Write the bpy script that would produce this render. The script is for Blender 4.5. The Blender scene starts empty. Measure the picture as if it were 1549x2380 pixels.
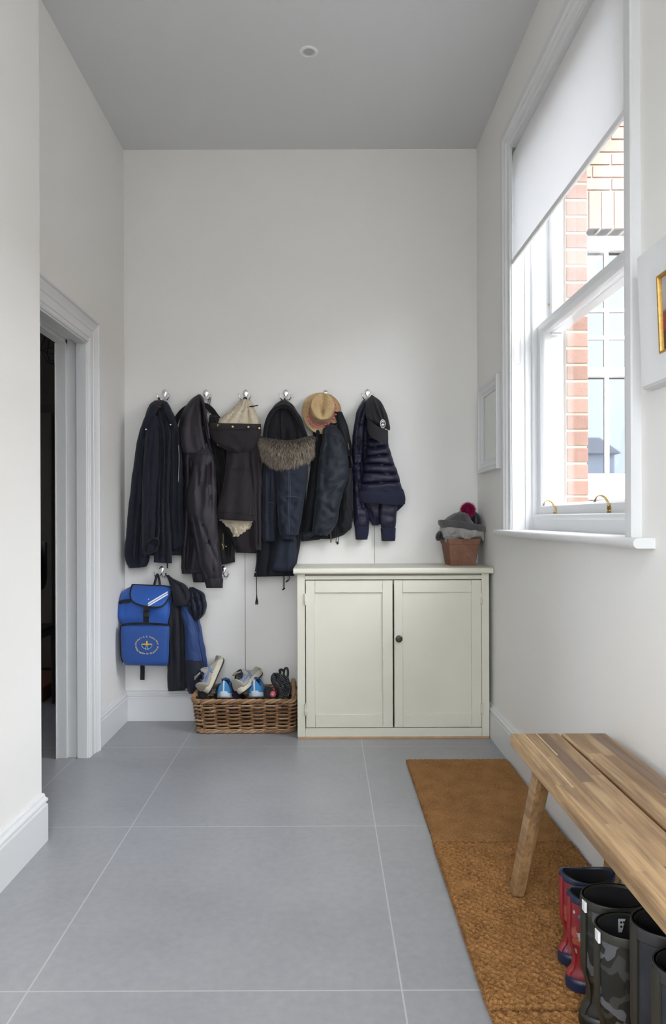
import bpy, bmesh, math, random
from mathutils import Vector, Matrix, noise
SC = bpy.context.scene
COL = SC.collection
PI = math.pi
# ------------------------------------------------------------------ camera, world, exposure
F, CX, CY, EYE, ROLL = 1635.0, 757.0, 1205.0, 1.13, 0.0035
BACK_Y = 3.958                       # the back wall
cam_d = bpy.data.cameras.new('camera'); cam = bpy.data.objects.new('camera', cam_d); COL.objects.link(cam)
cam_d.sensor_fit = 'VERTICAL'; cam_d.sensor_height = 36.0; cam_d.sensor_width = 36.0
cam_d.lens = F * 36.0 / 2380.0
cam_d.shift_x = (774.5 - CX) / 2380.0; cam_d.shift_y = (CY - 1190.0) / 2380.0
cam_d.clip_start = 0.05; cam_d.clip_end = 200
cam.matrix_world = Matrix.Translation((0, 0, EYE)) @ Matrix.Rotation(ROLL, 4, 'Y') @ Matrix.Rotation(PI/2, 4, 'X')
SC.camera = cam
SC.view_settings.view_transform = 'Standard'; SC.view_settings.look = 'None'
SC.view_settings.gamma = 1.0; SC.view_settings.use_curve_mapping = False
SC.view_settings.exposure = 0.80
SC.cycles.max_bounces = 8; SC.cycles.diffuse_bounces = 5; SC.cycles.glossy_bounces = 4
SC.cycles.transmission_bounces = 6; SC.cycles.transparent_max_bounces = 12
SC.cycles.caustics_reflective = False; SC.cycles.caustics_refractive = False
SC.cycles.sample_clamp_indirect = 8.0
SC.cycles.use_denoising = True
world = bpy.data.worlds.new('overcast sky'); SC.world = world; world.use_nodes = True
SKY = 9.0
def build_world():
    nt = world.node_tree; bg = nt.nodes['Background']
    tc = nt.nodes.new('ShaderNodeTexCoord'); sp = nt.nodes.new('ShaderNodeSeparateXYZ')
    rp = nt.nodes.new('ShaderNodeValToRGB'); nz = nt.nodes.new('ShaderNodeTexNoise'); nz.inputs['Scale'].default_value = 2.2
    nz.inputs['Detail'].default_value = 4
    mx = nt.nodes.new('ShaderNodeMix'); mx.data_type = 'RGBA'; mx.blend_type = 'MULTIPLY'; mx.inputs[0].default_value = .35
    nt.links.new(tc.outputs['Generated'], sp.inputs[0]); nt.links.new(sp.outputs['Z'], rp.inputs[0])
    nt.links.new(tc.outputs['Generated'], nz.inputs['Vector'])
    e = rp.color_ramp.elements
    e[0].position = -0.0; e[0].color = (.80, .85, .92, 1); e[1].position = .8; e[1].color = (.95, .97, 1.0, 1)
    r2 = nt.nodes.new('ShaderNodeValToRGB'); nt.links.new(nz.outputs['Fac'], r2.inputs[0])
    r2.color_ramp.elements[0].position = .35; r2.color_ramp.elements[0].color = (.62, .68, .78, 1)
    r2.color_ramp.elements[1].position = .6; r2.color_ramp.elements[1].color = (1, 1, 1, 1)
    nt.links.new(rp.outputs[0], mx.inputs[6]); nt.links.new(r2.outputs[0], mx.inputs[7])
    nt.links.new(mx.outputs[2], bg.inputs['Color']); bg.inputs['Strength'].default_value = SKY
build_world()
def portal(name, loc, rot, sx, sy):
    d = bpy.data.lights.new(name, 'AREA'); d.shape = 'RECTANGLE'; d.size = sx; d.size_y = sy
    d.cycles.is_portal = True
    o = bpy.data.objects.new(name, d); COL.objects.link(o); o.location = loc; o.rotation_euler = rot
portal('window_portal', (1.24, 2.64, 1.95), (0, PI/2, 0), 1.9, 1.35)
portal('unseen_door_portal', (0.0, -2.64, 1.15), (PI/2, 0, 0), 1.82, 2.32)  # sky through the unseen rear door
portal('added_left_window_portal', (-1.42, -1.2, 1.7), (0, -PI/2, 0), 1.2, 1.7)  # sky through the added left window
portal('added_skylight_portal', (0, -1.35, 3.34), (0, 0, 0), 1.3, 1.9)  # sky through the added skylight
portal('added_right_window_portal', (1.26, -.85, 1.5), (0, PI/2, 0), 1.2, 1.3)  # sky through the added window in the right wall

# ------------------------------------------------------------------ helpers
def P(px, py, Y):
    """world point at depth Y seen at photo pixel (px, py)"""
    dx, dy = px - CX, py - CY
    return Vector(((dx - dy*ROLL)*Y/F, Y, EYE - (dy + dx*ROLL)*Y/F))
def PZ(px, py, Z):
    dx, dy = px - CX, py - CY
    v = dy + dx*ROLL
    return P(px, py, (EYE - Z)*F/v)
def tag(o, label=None, cat=None, group=None, kind=None):
    if label: o['label'] = label
    if cat: o['category'] = cat
    if group: o['group'] = group
    if kind: o['kind'] = kind
    return o
WL = {}
def empty(name, loc, label=None, cat=None, group=None):
    o = bpy.data.objects.new(name, None); COL.objects.link(o); o.location = loc; o.empty_display_size = .05
    WL[o.name] = Vector(loc)
    return tag(o, label, cat, group)
def obj(name, bm, mat, parent=None, smooth=True, bevel=0, subs=0, loc=None, angle=40, label=None, recalc=True):
    """link one mesh object built in world coordinates"""
    if recalc: bmesh.ops.recalc_face_normals(bm, faces=bm.faces)
    if parent is not None: off = WL[parent.name].copy()
    elif loc is not None: off = Vector(loc)
    else:
        xs = [v.co for v in bm.verts]
        lo = [min(c[i] for c in xs) for i in range(3)]; hi = [max(c[i] for c in xs) for i in range(3)]
        off = Vector(((lo[0]+hi[0])/2, (lo[1]+hi[1])/2, lo[2]))
    bmesh.ops.translate(bm, verts=bm.verts, vec=-off)
    me = bpy.data.meshes.new(name); bm.to_mesh(me); bm.free()
    mats = mat if isinstance(mat, (list, tuple)) else [mat]
    for m in mats: me.materials.append(m)
    if smooth:
        for p in me.polygons: p.use_smooth = True
    o = bpy.data.objects.new(name, me); COL.objects.link(o)
    if parent is not None: o.parent = parent
    else: o.location = off
    WL[o.name] = off
    if bevel:
        b = o.modifiers.new('bevel', 'BEVEL'); b.width = bevel; b.segments = 2; b.limit_method = 'ANGLE'; b.angle_limit = math.radians(35)
    if subs:
        s = o.modifiers.new('subsurf', 'SUBSURF'); s.levels = subs; s.render_levels = subs
    if smooth and not subs:
        try: me.set_sharp_from_angle(angle=math.radians(angle))
        except Exception: pass
    if label: o['label'] = label
    return o
def struct(name, bm, mat, **k):
    o = obj(name, bm, mat, **k); o['kind'] = 'structure'; return o
def copy_tree(o, loc=None, parent=None):
    c = o.copy(); COL.objects.link(c)
    if parent is not None: c.parent = parent
    if loc is not None: c.location = loc
    for ch in o.children: copy_tree(ch, None, c)
    return c
def BM(): return bmesh.new()
def box(bm, x0, x1, y0, y1, z0, z1, M=None, mi=0):
    vs = [Vector((x, y, z)) for x in (x0, x1) for y in (y0, y1) for z in (z0, z1)]
    if M is not None: vs = [M @ v for v in vs]
    b = [bm.verts.new(v) for v in vs]
    for f in ((0,1,3,2), (4,6,7,5), (0,4,5,1), (2,3,7,6), (0,2,6,4), (1,5,7,3)):
        fc = bm.faces.new([b[i] for i in f]); fc.material_index = mi
    return b
def rings(bm, rs, closed=True, cap0=False, cap1=False, mi=0, loop=False):
    """skin consecutive rings of points"""
    vv = [[bm.verts.new(p) for p in r] for r in rs]
    m = len(rs)
    for i in range(m if loop else m-1):
        a, b = vv[i], vv[(i+1) % m]; n = len(a)
        for j in range(n if closed else n-1):
            k = (j+1) % n
            f = bm.faces.new((a[j], a[k], b[k], b[j])); f.material_index = mi
    if cap0 and len(vv[0]) > 2: bm.faces.new(vv[0]).material_index = mi
    if cap1 and len(vv[-1]) > 2: bm.faces.new(vv[-1][::-1]).material_index = mi
    return vv
def frame_at(t, up=Vector((0, 0, 1))):
    t = t.normalized()
    if abs(t.dot(up)) > .97: up = Vector((0, 1, 0))
    a = t.cross(up).normalized(); b = a.cross(t).normalized()
    return a, b
def tube(bm, pts, r, n=8, cap=True, mi=0, flat=1.0):
    pts = [Vector(p) for p in pts]; m = len(pts); rs = []
    rad = r if callable(r) else (lambda s: r)
    pa = None
    for i, p in enumerate(pts):
        t = (pts[min(i+1, m-1)] - pts[max(i-1, 0)])
        if t.length < 1e-9: t = Vector((0, 0, 1))
        t.normalize()
        if pa is None: a, b = frame_at(t)
        else:
            a = pa - t*pa.dot(t)
            if a.length < 1e-6: a, b = frame_at(t)
            a.normalize(); b = a.cross(t)
        pa = a
        q = rad(i/(m-1) if m > 1 else 0)
        rs.append([p + a*math.cos(2*PI*j/n)*q + b*math.sin(2*PI*j/n)*q*flat for j in range(n)])
    return rings(bm, rs, True, cap, cap, mi)
def spline(pts, n):
    """catmull-rom through pts, n samples"""
    pts = [Vector(p) for p in pts]; m = len(pts); out = []
    for k in range(n):
        s = k/(n-1)*(m-1); i = min(int(s), m-2); t = s-i
        p0, p1, p2, p3 = pts[max(i-1, 0)], pts[i], pts[i+1], pts[min(i+2, m-1)]
        out.append(.5*((2*p1) + (p2-p0)*t + (2*p0-5*p1+4*p2-p3)*t*t + (3*p1-p0-3*p2+p3)*t**3))
    return out
def lerp_rows(rows, s):
    """rows of equal-length tuples, keyed on element 0, monotone smooth interpolation"""
    for i in range(len(rows)-1):
        if s <= rows[i+1][0] or i == len(rows)-2:
            a, b = rows[i], rows[i+1]
            p, q = rows[max(i-1, 0)], rows[min(i+2, len(rows)-1)]
            h = b[0]-a[0]; t = 0 if h == 0 else max(0, min(1, (s-a[0])/h)); out = [s]
            for k in range(1, len(a)):
                d0 = (b[k]-p[k])/(b[0]-p[0])*h if b[0] != p[0] else 0
                d1 = (q[k]-a[k])/(q[0]-a[0])*h if q[0] != a[0] else 0
                out.append((2*t**3-3*t*t+1)*a[k] + (t**3-2*t*t+t)*d0 + (-2*t**3+3*t*t)*b[k] + (t**3-t*t)*d1)
            return out
def lathe(bm, prof, c, axis='Z', n=24, cap0=False, cap1=False, mi=0, M=None):
    rs = []
    for r, h in prof:
        ring = []
        for j in range(n):
            a = 2*PI*j/n; v = Vector((r*math.cos(a), r*math.sin(a), h))
            if M is not None: v = M @ v
            elif axis == 'Y': v = Vector((v.x, v.z, v.y))
            elif axis == 'X': v = Vector((v.z, v.x, v.y))
            ring.append(v + Vector(c))
        rs.append(ring)
    return rings(bm, rs, True, cap0, cap1, mi)
def sphere(bm, c, r, nu=12, nv=8, sc=(1, 1, 1), mi=0, M=None):
    rs = []
    for i in range(1, nv):
        ph = PI*i/nv
        ring = []
        for j in range(nu):
            v = Vector((math.sin(ph)*math.cos(2*PI*j/nu)*sc[0], math.sin(ph)*math.sin(2*PI*j/nu)*sc[1], math.cos(ph)*sc[2]))*r
            if M is not None: v = M @ v
            ring.append(v + Vector(c))
        rs.append(ring)
    rings(bm, rs, True, True, True, mi)
def mould(bm, u0, u1, v0, v1, prof, M, closed=False, mi=0):
    """mitred moulding round the rectangle u0..u1, v0..v1; prof = (w outwards, h proud); M maps (h,u,v) to a point"""
    cs = [(-1, -1 if closed else 0), (-1, 1), (1, 1), (1, -1 if closed else 0)]
    rs = []
    for su, sv in cs:
        r = []
        for w, h in prof:
            u = (u0 if su < 0 else u1) + su*w
            v = (v1 + w) if sv > 0 else (v0 + sv*w)
            r.append(M(h, u, v))
        rs.append(r)
    rings(bm, rs, True, not closed, not closed, mi, loop=closed)
def extr(bm, poly, f, a, b, mi=0):
    """extrude a 2D polygon between f(p, a) and f(p, b)"""
    rings(bm, [[f(p, a) for p in poly], [f(p, b) for p in poly]], True, True, True, mi)

# ------------------------------------------------------------------ materials
class NT:
    def __init__(s, name):
        s.m = bpy.data.materials.new(name); s.m.use_nodes = True; s.t = s.m.node_tree
        s.b = s.t.nodes['Principled BSDF']; s.out = s.t.nodes['Material Output']; s._c = None
    def n(s, ty, **k):
        o = s.t.nodes.new('ShaderNode'+ty)
        for a, v in k.items(): setattr(o, a, v)
        return o
    def l(s, a, b): s.t.links.new(a, b)
    def co(s):
        if s._c is None: s._c = s.n('TexCoord').outputs['Object']
        return s._c
    def mapped(s, scale=(1, 1, 1), rot=(0, 0, 0), loc=(0, 0, 0)):
        m = s.n('Mapping'); s.l(s.co(), m.inputs[0]); m.inputs['Scale'].default_value = scale
        m.inputs['Rotation'].default_value = rot; m.inputs['Location'].default_value = loc
        return m.outputs[0]
    def noise(s, scale, detail=3, vec=None, rough=.55):
        o = s.n('TexNoise'); s.l(vec or s.co(), o.inputs['Vector']); o.inputs['Scale'].default_value = scale
        o.inputs['Detail'].default_value = detail; o.inputs['Roughness'].default_value = rough
        return o.outputs['Fac']
    def ramp(s, fac, stops, interp='LINEAR'):
        o = s.n('ValToRGB'); s.l(fac, o.inputs[0]); o.color_ramp.interpolation = interp
        e = o.color_ramp.elements
        while len(e) < len(stops): e.new(.5)
        for q, (p, c) in zip(e, stops):
            q.position = p; q.color = (c[0], c[1], c[2], 1) if not isinstance(c, (int, float)) else (c, c, c, 1)
        return o.outputs[0]
    def math(s, op, a, b=None, c=None):
        o = s.n('Math', operation=op)
        for i, v in enumerate((a, b, c)):
            if v is None: continue
            if isinstance(v, (int, float)): o.inputs[i].default_value = v
            else: s.l(v, o.inputs[i])
        return o.outputs[0]
    def mix(s, fac, a, b, mode='MIX'):
        o = s.n('Mix', data_type='RGBA', blend_type=mode)
        for i, v in ((0, fac), (6, a), (7, b)):
            if isinstance(v, (int, float)): o.inputs[i].default_value = v
            elif isinstance(v, (tuple, list)): o.inputs[i].default_value = (*v, 1)
            else: s.l(v, o.inputs[i])
        return o.outputs[2]
    def bump(s, h, strength, dist):
        o = s.n('Bump'); s.l(h, o.inputs['Height']); o.inputs['Strength'].default_value = strength
        o.inputs['Distance'].default_value = dist; s.l(o.outputs[0], s.b.inputs['Normal'])
    def set(s, **k):
        for a, v in k.items():
            i = s.b.inputs[{'col': 'Base Color', 'rough': 'Roughness', 'metal': 'Metallic', 'spec': 'Specular IOR Level',
                            'sheen': 'Sheen Weight', 'coat': 'Coat Weight', 'alpha': 'Alpha', 'trans': 'Transmission Weight'}[a]]
            if isinstance(v, (int, float)): i.default_value = v
            elif isinstance(v, (tuple, list)): i.default_value = (*v, 1)
            else: s.l(v, i)
        return s
def mat(name, col, rough=.6, metal=0, var=None, bump=None, spec=.5, sheen=0, coat=0):
    t = NT(name); t.set(col=col, rough=rough, metal=metal, spec=spec, sheen=sheen, coat=coat)
    if var:
        n = t.noise(var[0], 4)
        k = var[1]
        t.set(col=t.ramp(n, [(.3, tuple(c*(1-k) for c in col)), (.7, tuple(min(1, c*(1+k)) for c in col))]))
    if bump: t.bump(t.noise(bump[0], 3), bump[1], bump[2])
    return t.m
M = {}
M['wall'] = mat('matt off white wall paint', (.825, .813, .782), .75, bump=(35, .08, .004), spec=.3, var=(1.5, .012))
M['ceiling'] = mat('white ceiling paint', (.665, .665, .665), .8, bump=(30, .06, .004), spec=.25)
M['wood_paint'] = mat('white satin woodwork paint', (.72, .725, .725), .4, bump=(18, .05, .003))
M['sash_paint'] = mat('white gloss sash paint', (.75, .76, .765), .32)
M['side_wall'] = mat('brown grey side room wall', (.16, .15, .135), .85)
M['dark_wood'] = mat('dark stained wood', (.035, .028, .022), .5)
M['black_leather'] = mat('black leather', (.015, .014, .016), .45)
M['brass'] = mat('aged brass', (.55, .40, .16), .32, 1, var=(60, .25))
M['chrome'] = mat('polished chrome', (.85, .85, .86), .2, 1)
M['black_iron'] = mat('black iron wire', (.02, .02, .02), .5)
M['plastic_white'] = mat('white plastic', (.8, .8, .8), .35)
def floor_mat():
    t = NT('large grey porcelain floor tiles')
    sp = t.n('SeparateXYZ'); t.l(t.co(), sp.inputs[0]); x, y = sp.outputs[0], sp.outputs[1]
    def line(v, off, per, w):
        a = t.math('PINGPONG', t.math('SUBTRACT', v, off), per/2)
        return t.math('LESS_THAN', a, w)
    g = t.math('MAXIMUM', line(x, -.7177, .897, .0021), line(y, 1.684, .9, .0021))
    door = t.math('MULTIPLY', t.math('COMPARE', x, -1.191, .0021), t.math('LESS_THAN', y, 3.4))
    g = t.math('MAXIMUM', g, door)
    n1 = t.noise(2.2, 6, rough=.6); n2 = t.noise(38, 3)
    c = t.ramp(n1, [(.25, (.27, .273, .286)), (.5, (.31, .313, .325)), (.75, (.35, .353, .362))])
    c = t.mix(.22, c, t.ramp(n2, [(.3, (.22, .23, .25)), (.7, (.36, .365, .375))]))
    n3 = t.noise(.9, 2)
    c = t.mix(g, c, (.46, .46, .455))
    t.set(col=c, rough=t.math('MULTIPLY_ADD', t.noise(5, 2), .14, .27), spec=.5)
    t.bump(t.math('SUBTRACT', t.math('MULTIPLY', n2, .25), g), .25, .0012)
    return t.m
M['floor'] = floor_mat()
def glass_mat(name, refl=1.0, tint=(1, 1, 1)):
    t = NT(name)
    tr = t.n('BsdfTransparent'); tr.inputs[0].default_value = (*tint, 1)
    gl = t.n('BsdfGlossy'); gl.inputs['Roughness'].default_value = 0.0
    lw = t.n('LayerWeight'); lw.inputs[0].default_value = .5
    fr = t.math('MULTIPLY_ADD', t.math('POWER', lw.outputs['Facing'], 5), .9*refl, .045*refl)
    mx = t.n('MixShader'); t.l(fr, mx.inputs[0])
    t.l(tr.outputs[0], mx.inputs[1]); t.l(gl.outputs[0], mx.inputs[2]); t.l(mx.outputs[0], t.out.inputs[0])
    return t.m
M['glass'] = glass_mat('clear window glass')
def refl_glass():
    t = NT('reflective window glass over a dark room')
    t.set(col=(.085, .093, .104), rough=.02, metal=1.0)
    return t.m
M['mirror_pane'] = refl_glass()
def blind_mat():
    t = NT('white woven roller blind cloth')
    d = t.n('BsdfDiffuse'); d.inputs[0].default_value = (.82, .82, .82, 1)
    tl = t.n('BsdfTranslucent'); tl.inputs[0].default_value = (.80, .81, .82, 1)
    mx = t.n('MixShader'); mx.inputs[0].default_value = .46
    t.l(d.outputs[0], mx.inputs[1]); t.l(tl.outputs[0], mx.inputs[2]); t.l(mx.outputs[0], t.out.inputs[0])
    return t.m
M['blind'] = blind_mat()
def brick_mat():
    t = NT('orange red brick with pale mortar')
    v = t.n('Attribute'); v.attribute_name = 'tone'
    n = t.noise(30, 4)
    c = t.mix(v.outputs['Fac'], (.225, .112, .08), (.33, .195, .15))
    c = t.mix(t.ramp(n, [(.35, 0.0), (.75, .55)]), c, (.33, .22, .175))
    t.set(col=c, rough=.9); t.bump(t.noise(90, 3), .4, .004)
    return t.m
M['brick'] = brick_mat()
M['mortar'] = mat('pale lime mortar', (.40, .365, .29), .95, bump=(120, .4, .003))
M['render_white'] = mat('white painted outside reveal', (.80, .80, .79), .6)
M['paving'] = mat('grey garden paving', (.20, .195, .185), .9, var=(3, .1))
# ------------------------------------------------------------------ room shell
CEIL = 3.207
WL_X = -1.13
MR = Matrix.Translation((.857, BACK_Y, 0)) @ Matrix.Rotation(.0085, 4, 'Z')      # frame of the right wall: x outwards, y along it
def RW(x, y, z): return MR @ Vector((x, y - BACK_Y, z))
def rbox(bm, x0, x1, y0, y1, z0, z1, mi=0): return box(bm, x0, x1, y0-BACK_Y, y1-BACK_Y, z0, z1, MR, mi)
MN = Matrix.Translation((-1.005, 2.48, 0)) @ Matrix.Rotation(-.018, 4, 'Z')      # frame of the near left wall: x outwards
def nbox(bm, x0, x1, y0, y1, z0, z1): return box(bm, x0, x1, y0-2.48, y1-2.48, z0, z1, MN)
REAR = -2.6
bm = BM(); box(bm, -4.6, 1.25, .95, 6.0, -.12, 0); box(bm, -1.35, 1.25, REAR-.3, .95, -.12, 0); struct('floor', bm, M['floor'], smooth=False, loc=(0, 0, 0))
bm = BM(); box(bm, -4.6, 1.25, 1.0, 6.0, CEIL, CEIL+.12); box(bm, -1.35, 1.25, -.4, 1.0, CEIL, CEIL+.12); box(bm, -1.35, 1.25, REAR-.3, -2.3, CEIL, CEIL+.12); box(bm, -1.35, -.65, -2.3, -.4, CEIL, CEIL+.12); box(bm, .65, 1.25, -2.3, -.4, CEIL, CEIL+.12); struct('ceiling', bm, M['ceiling'], smooth=False)
bm = BM(); box(bm, WL_X-.15, 1.3, BACK_Y, BACK_Y+.18, 0, CEIL); struct('wall_back', bm, M['wall'], smooth=False)
# right wall with the window opening, plus an unseen window added to brighten the left wall
WY0, WY1, WZ0, WZ1 = 2.033, 3.25, 1.055, 2.845
WT = .336
H = dict(y0=-1.4, y1=-.2, z0=.95, z1=2.0)
bm = BM()
def wall_right(bm, x0, x1):
    rbox(bm, x0, x1, WY1, BACK_Y+.05, 0, CEIL)
    rbox(bm, x0, x1, H['y1'], WY0, 0, CEIL)
    rbox(bm, x0, x1, REAR-.1, H['y0'], 0, CEIL)
    rbox(bm, x0, x1, WY0, WY1, 0, WZ0); rbox(bm, x0, x1, WY0, WY1, WZ1, CEIL)
    rbox(bm, x0, x1, H['y0'], H['y1'], 0, H['z0']); rbox(bm, x0, x1, H['y0'], H['y1'], H['z1'], CEIL)
wall_right(bm, 0, .232)
struct('wall_right', bm, M['wall'], smooth=False)
# left: recessed wall with the door opening, then the nearer wall that stands proud of it
DY0, DY1, DZ = 2.56, 3.344, 1.983
bm = BM()
box(bm, WL_X-.145, WL_X, DY1, BACK_Y, 0, CEIL)
box(bm, WL_X-.145, WL_X, 2.30, DY1, DZ, CEIL); box(bm, WL_X-.145, WL_X, 2.30, DY0, 0, DZ)
struct('wall_left', bm, M['wall'], smooth=False)
LW = dict(y0=-2.0, y1=-.4, z0=1.15, z1=2.25)  # unseen window opening, added to light the right wall
bm = BM(); nbox(bm, -.16, 0, LW['y1'], 2.48, 0, CEIL); nbox(bm, -.16, 0, REAR, LW['y0'], 0, CEIL)
nbox(bm, -.16, 0, LW['y0'], LW['y1'], 0, LW['z0']); nbox(bm, -.16, 0, LW['y0'], LW['y1'], LW['z1'], CEIL); struct('wall_near_left', bm, M['wall'], smooth=False)
# rear wall with an unseen glazed door, widened to brighten the room
bm = BM(); GX0, GX1, GZ = -.9, .85, 2.3
box(bm, -1.3, GX0, REAR-.1, REAR, 0, CEIL); box(bm, GX1, 1.3, REAR-.1, REAR, 0, CEIL); box(bm, GX0, GX1, REAR-.1, REAR, GZ, CEIL)
struct('wall_rear', bm, M['wall'], smooth=False)
bm = BM()
for a, b in ((GX0, GX0+.07), (-.05, .05), (GX1-.07, GX1)): box(bm, a, b, REAR-.08, REAR-.03, 0, GZ)
box(bm, GX0, GX1, REAR-.08, REAR-.03, GZ-.08, GZ); box(bm, GX0, GX1, REAR-.08, REAR-.03, 0, .14)
gd = struct('door_unseen_rear', bm, M['wood_paint'], smooth=False)
bm = BM(); box(bm, GX0+.05, GX1-.05, REAR-.058, REAR-.052, .1, GZ-.05); obj('pane', bm, M['glass'], gd, smooth=False)
bm = BM()
mould(bm, H['y0']+.05, H['y1']-.05, H['z0']+.05, H['z1']-.05, [(0, -.12), (.05, -.12), (.05, -.17), (0, -.17)], lambda h, u, v: RW(-h, u, v), closed=True)
hw = struct('window_added_right', bm, M['sash_paint'], smooth=False)  # frame of the added window behind the camera
bm = BM(); rbox(bm, .14, .146, H['y0']+.04, H['y1']-.04, H['z0']+.04, H['z1']-.04); obj('pane', bm, M['glass'], hw, smooth=False)
bm = BM(); mould(bm, LW['y0']+.05, LW['y1']-.05, LW['z0']+.05, LW['z1']-.05, [(0, .06), (.05, .06), (.05, .11), (0, .11)], lambda h, u, v: MN @ Vector((-h, u-2.48, v)), closed=True)
w4 = struct('window_added_left', bm, M['sash_paint'], smooth=False)
bm = BM(); nbox(bm, -.09, -.084, LW['y0']+.04, LW['y1']-.04, LW['z0']+.04, LW['z1']-.04); obj('pane', bm, M['glass'], w4, smooth=False)
bm = BM(); mould(bm, -.6, .6, -2.25, -.45, [(0, 0), (.06, 0), (.06, .10), (0, .10)], lambda h, u, v: Vector((u, v, CEIL+.02+h)), closed=True)
w5 = struct('window_added_roof', bm, M['sash_paint'], smooth=False)  # unseen skylight added to raise the light level indoors
bm = BM(); box(bm, -.61, .61, -2.26, -.44, CEIL+.07, CEIL+.076); obj('pane', bm, M['glass'], w5, smooth=False)
# side room behind the door; unseen opening added to let sky light in
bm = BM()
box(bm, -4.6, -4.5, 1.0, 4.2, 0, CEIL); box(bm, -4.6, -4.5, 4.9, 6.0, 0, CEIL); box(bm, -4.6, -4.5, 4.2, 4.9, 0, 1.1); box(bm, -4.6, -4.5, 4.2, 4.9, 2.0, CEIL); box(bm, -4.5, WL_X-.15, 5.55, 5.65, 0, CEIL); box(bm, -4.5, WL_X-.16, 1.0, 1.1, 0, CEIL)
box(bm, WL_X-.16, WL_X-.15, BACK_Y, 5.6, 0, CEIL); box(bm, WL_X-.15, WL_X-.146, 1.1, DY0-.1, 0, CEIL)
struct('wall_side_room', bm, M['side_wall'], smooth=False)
# faint board joints of the lower back wall
bm = BM()
def jointed(x0, x1, z0, z1): box(bm, x0, x1, BACK_Y-.004, BACK_Y, z0, z1)
XJ = [WL_X+.0, P(570.7, 1500, BACK_Y).x, P(871, 1260, BACK_Y).x, .862]
ZT = P(871, 1212, BACK_Y).z
for a, b in zip(XJ[:-1], XJ[1:]): jointed(a+.0012, b-.0012, 0.0, ZT)
struct('wall_back_panel', bm, M['wall'], smooth=False)
bm = BM()
for x in XJ[1:3]: box(bm, x-.0016, x+.0016, BACK_Y-.0006, BACK_Y, 0, ZT)
struct('trim_joint', bm, mat('dark gap', (.06, .06, .06), .9), smooth=False)
# baseboards: torus profile (height, proud)
BB = [(0, 0), (0, .018), (.128, .018), (.130, .014), (.134, .012), (.138, .016), (.143, .0185), (.149, .017), (.152, .012), (.156, .010), (.162, .009), (.166, .004), (.166, 0)]
def baseboard(name, fmap, a, b):
    bm = BM(); rings(bm, [[fmap(h, z, s) for z, h in BB] for s in (a, b)], True, True, True); struct(name, bm, M['wood_paint'], angle=25)
baseboard('baseboard_back', lambda h, z, s: Vector((s, BACK_Y-.004-h, z)), WL_X, .86)
baseboard('baseboard_left', lambda h, z, s: Vector((WL_X+h, s, z)), DY1+.126, BACK_Y-.002)
baseboard('baseboard_right', lambda h, z, s: RW(-h, s, z), REAR, BACK_Y-.002)
baseboard('baseboard_near_left', lambda h, z, s: MN @ Vector((h*1.3, s-2.48, z)), REAR, 2.48)
# door lining with the sliding pocket, and its casing
bm = BM()
PK = (-.048, -.096)                                                     # pocket slot in the lining, from the wall face
def lining(x0, x1, inset):
    box(bm, WL_X+x0, WL_X+x1, DY1-.02+inset, DY1+inset, 0, DZ+inset-.0); box(bm, WL_X+x0, WL_X+x1, DY0, DY1, DZ-.02+inset, DZ+inset)
lining(PK[0], 0, 0); lining(-.142, PK[1], 0)
box(bm, WL_X-.147, WL_X-.142, DY1-.026, DY1-.016, 0, DZ-.02)
struct('trim_door_lining', bm, M['wood_paint'], smooth=False, bevel=.0015)
bm = BM(); box(bm, WL_X+PK[1], WL_X+PK[0], DY1-.001, DY1+.03, 0, DZ+.05); box(bm, WL_X+PK[1], WL_X+PK[0], DY0, DY1+.03, DZ+.03, DZ+.05)
struct('trim_door_pocket', bm, M['wood_paint'], smooth=False)
CP = [(-.012, 0), (-.012, .006), (-.006, .010), (0, .010), (.004, .006), (.010, .006), (.012, .010), (.016, .010), (.05, .011), (.054, .014), (.058, .014), (.064, .016), (.078, .020), (.086, .024), (.090, .018), (.094, .018), (.098, .026), (.106, .026), (.110, .018), (.114, .014), (.118, .012), (.118, 0)]
bm = BM(); mould(bm, DY0, DY1, 0, DZ, CP, lambda h, u, v: Vector((WL_X+h, u, v)))
struct('trim_door', bm, M['wood_paint'], angle=20)
# side room furnishings, barely lit
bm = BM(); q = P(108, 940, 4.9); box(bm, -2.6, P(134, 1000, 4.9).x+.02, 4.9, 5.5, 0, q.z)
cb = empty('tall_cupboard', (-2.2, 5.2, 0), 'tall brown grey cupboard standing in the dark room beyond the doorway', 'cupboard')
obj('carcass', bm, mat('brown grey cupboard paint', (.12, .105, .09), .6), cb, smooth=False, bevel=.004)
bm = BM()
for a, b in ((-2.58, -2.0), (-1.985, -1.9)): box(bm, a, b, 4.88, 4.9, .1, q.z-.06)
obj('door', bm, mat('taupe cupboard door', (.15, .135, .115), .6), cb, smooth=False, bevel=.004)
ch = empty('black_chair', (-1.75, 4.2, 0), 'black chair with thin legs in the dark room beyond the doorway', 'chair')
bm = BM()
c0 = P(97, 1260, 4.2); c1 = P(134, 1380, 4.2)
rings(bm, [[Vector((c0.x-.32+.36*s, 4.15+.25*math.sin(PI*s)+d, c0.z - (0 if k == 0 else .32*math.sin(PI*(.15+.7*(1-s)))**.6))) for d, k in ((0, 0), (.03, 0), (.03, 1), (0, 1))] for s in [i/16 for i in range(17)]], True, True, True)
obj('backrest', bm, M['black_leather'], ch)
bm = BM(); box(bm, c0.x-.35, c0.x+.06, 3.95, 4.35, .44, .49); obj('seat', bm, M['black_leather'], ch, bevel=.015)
for dx, dy in ((-.32, 3.98), (.02, 3.98), (-.32, 4.32), (.02, 4.32)):
    bm = BM(); tube(bm, [(c0.x+dx, dy, .45), (c0.x+dx*1.08, dy, 0)], lambda s: .017-.006*s, 10); obj('leg', bm, M['dark_wood'], ch)
bm = BM(); tc = P(128, 790, 3.75)
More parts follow.
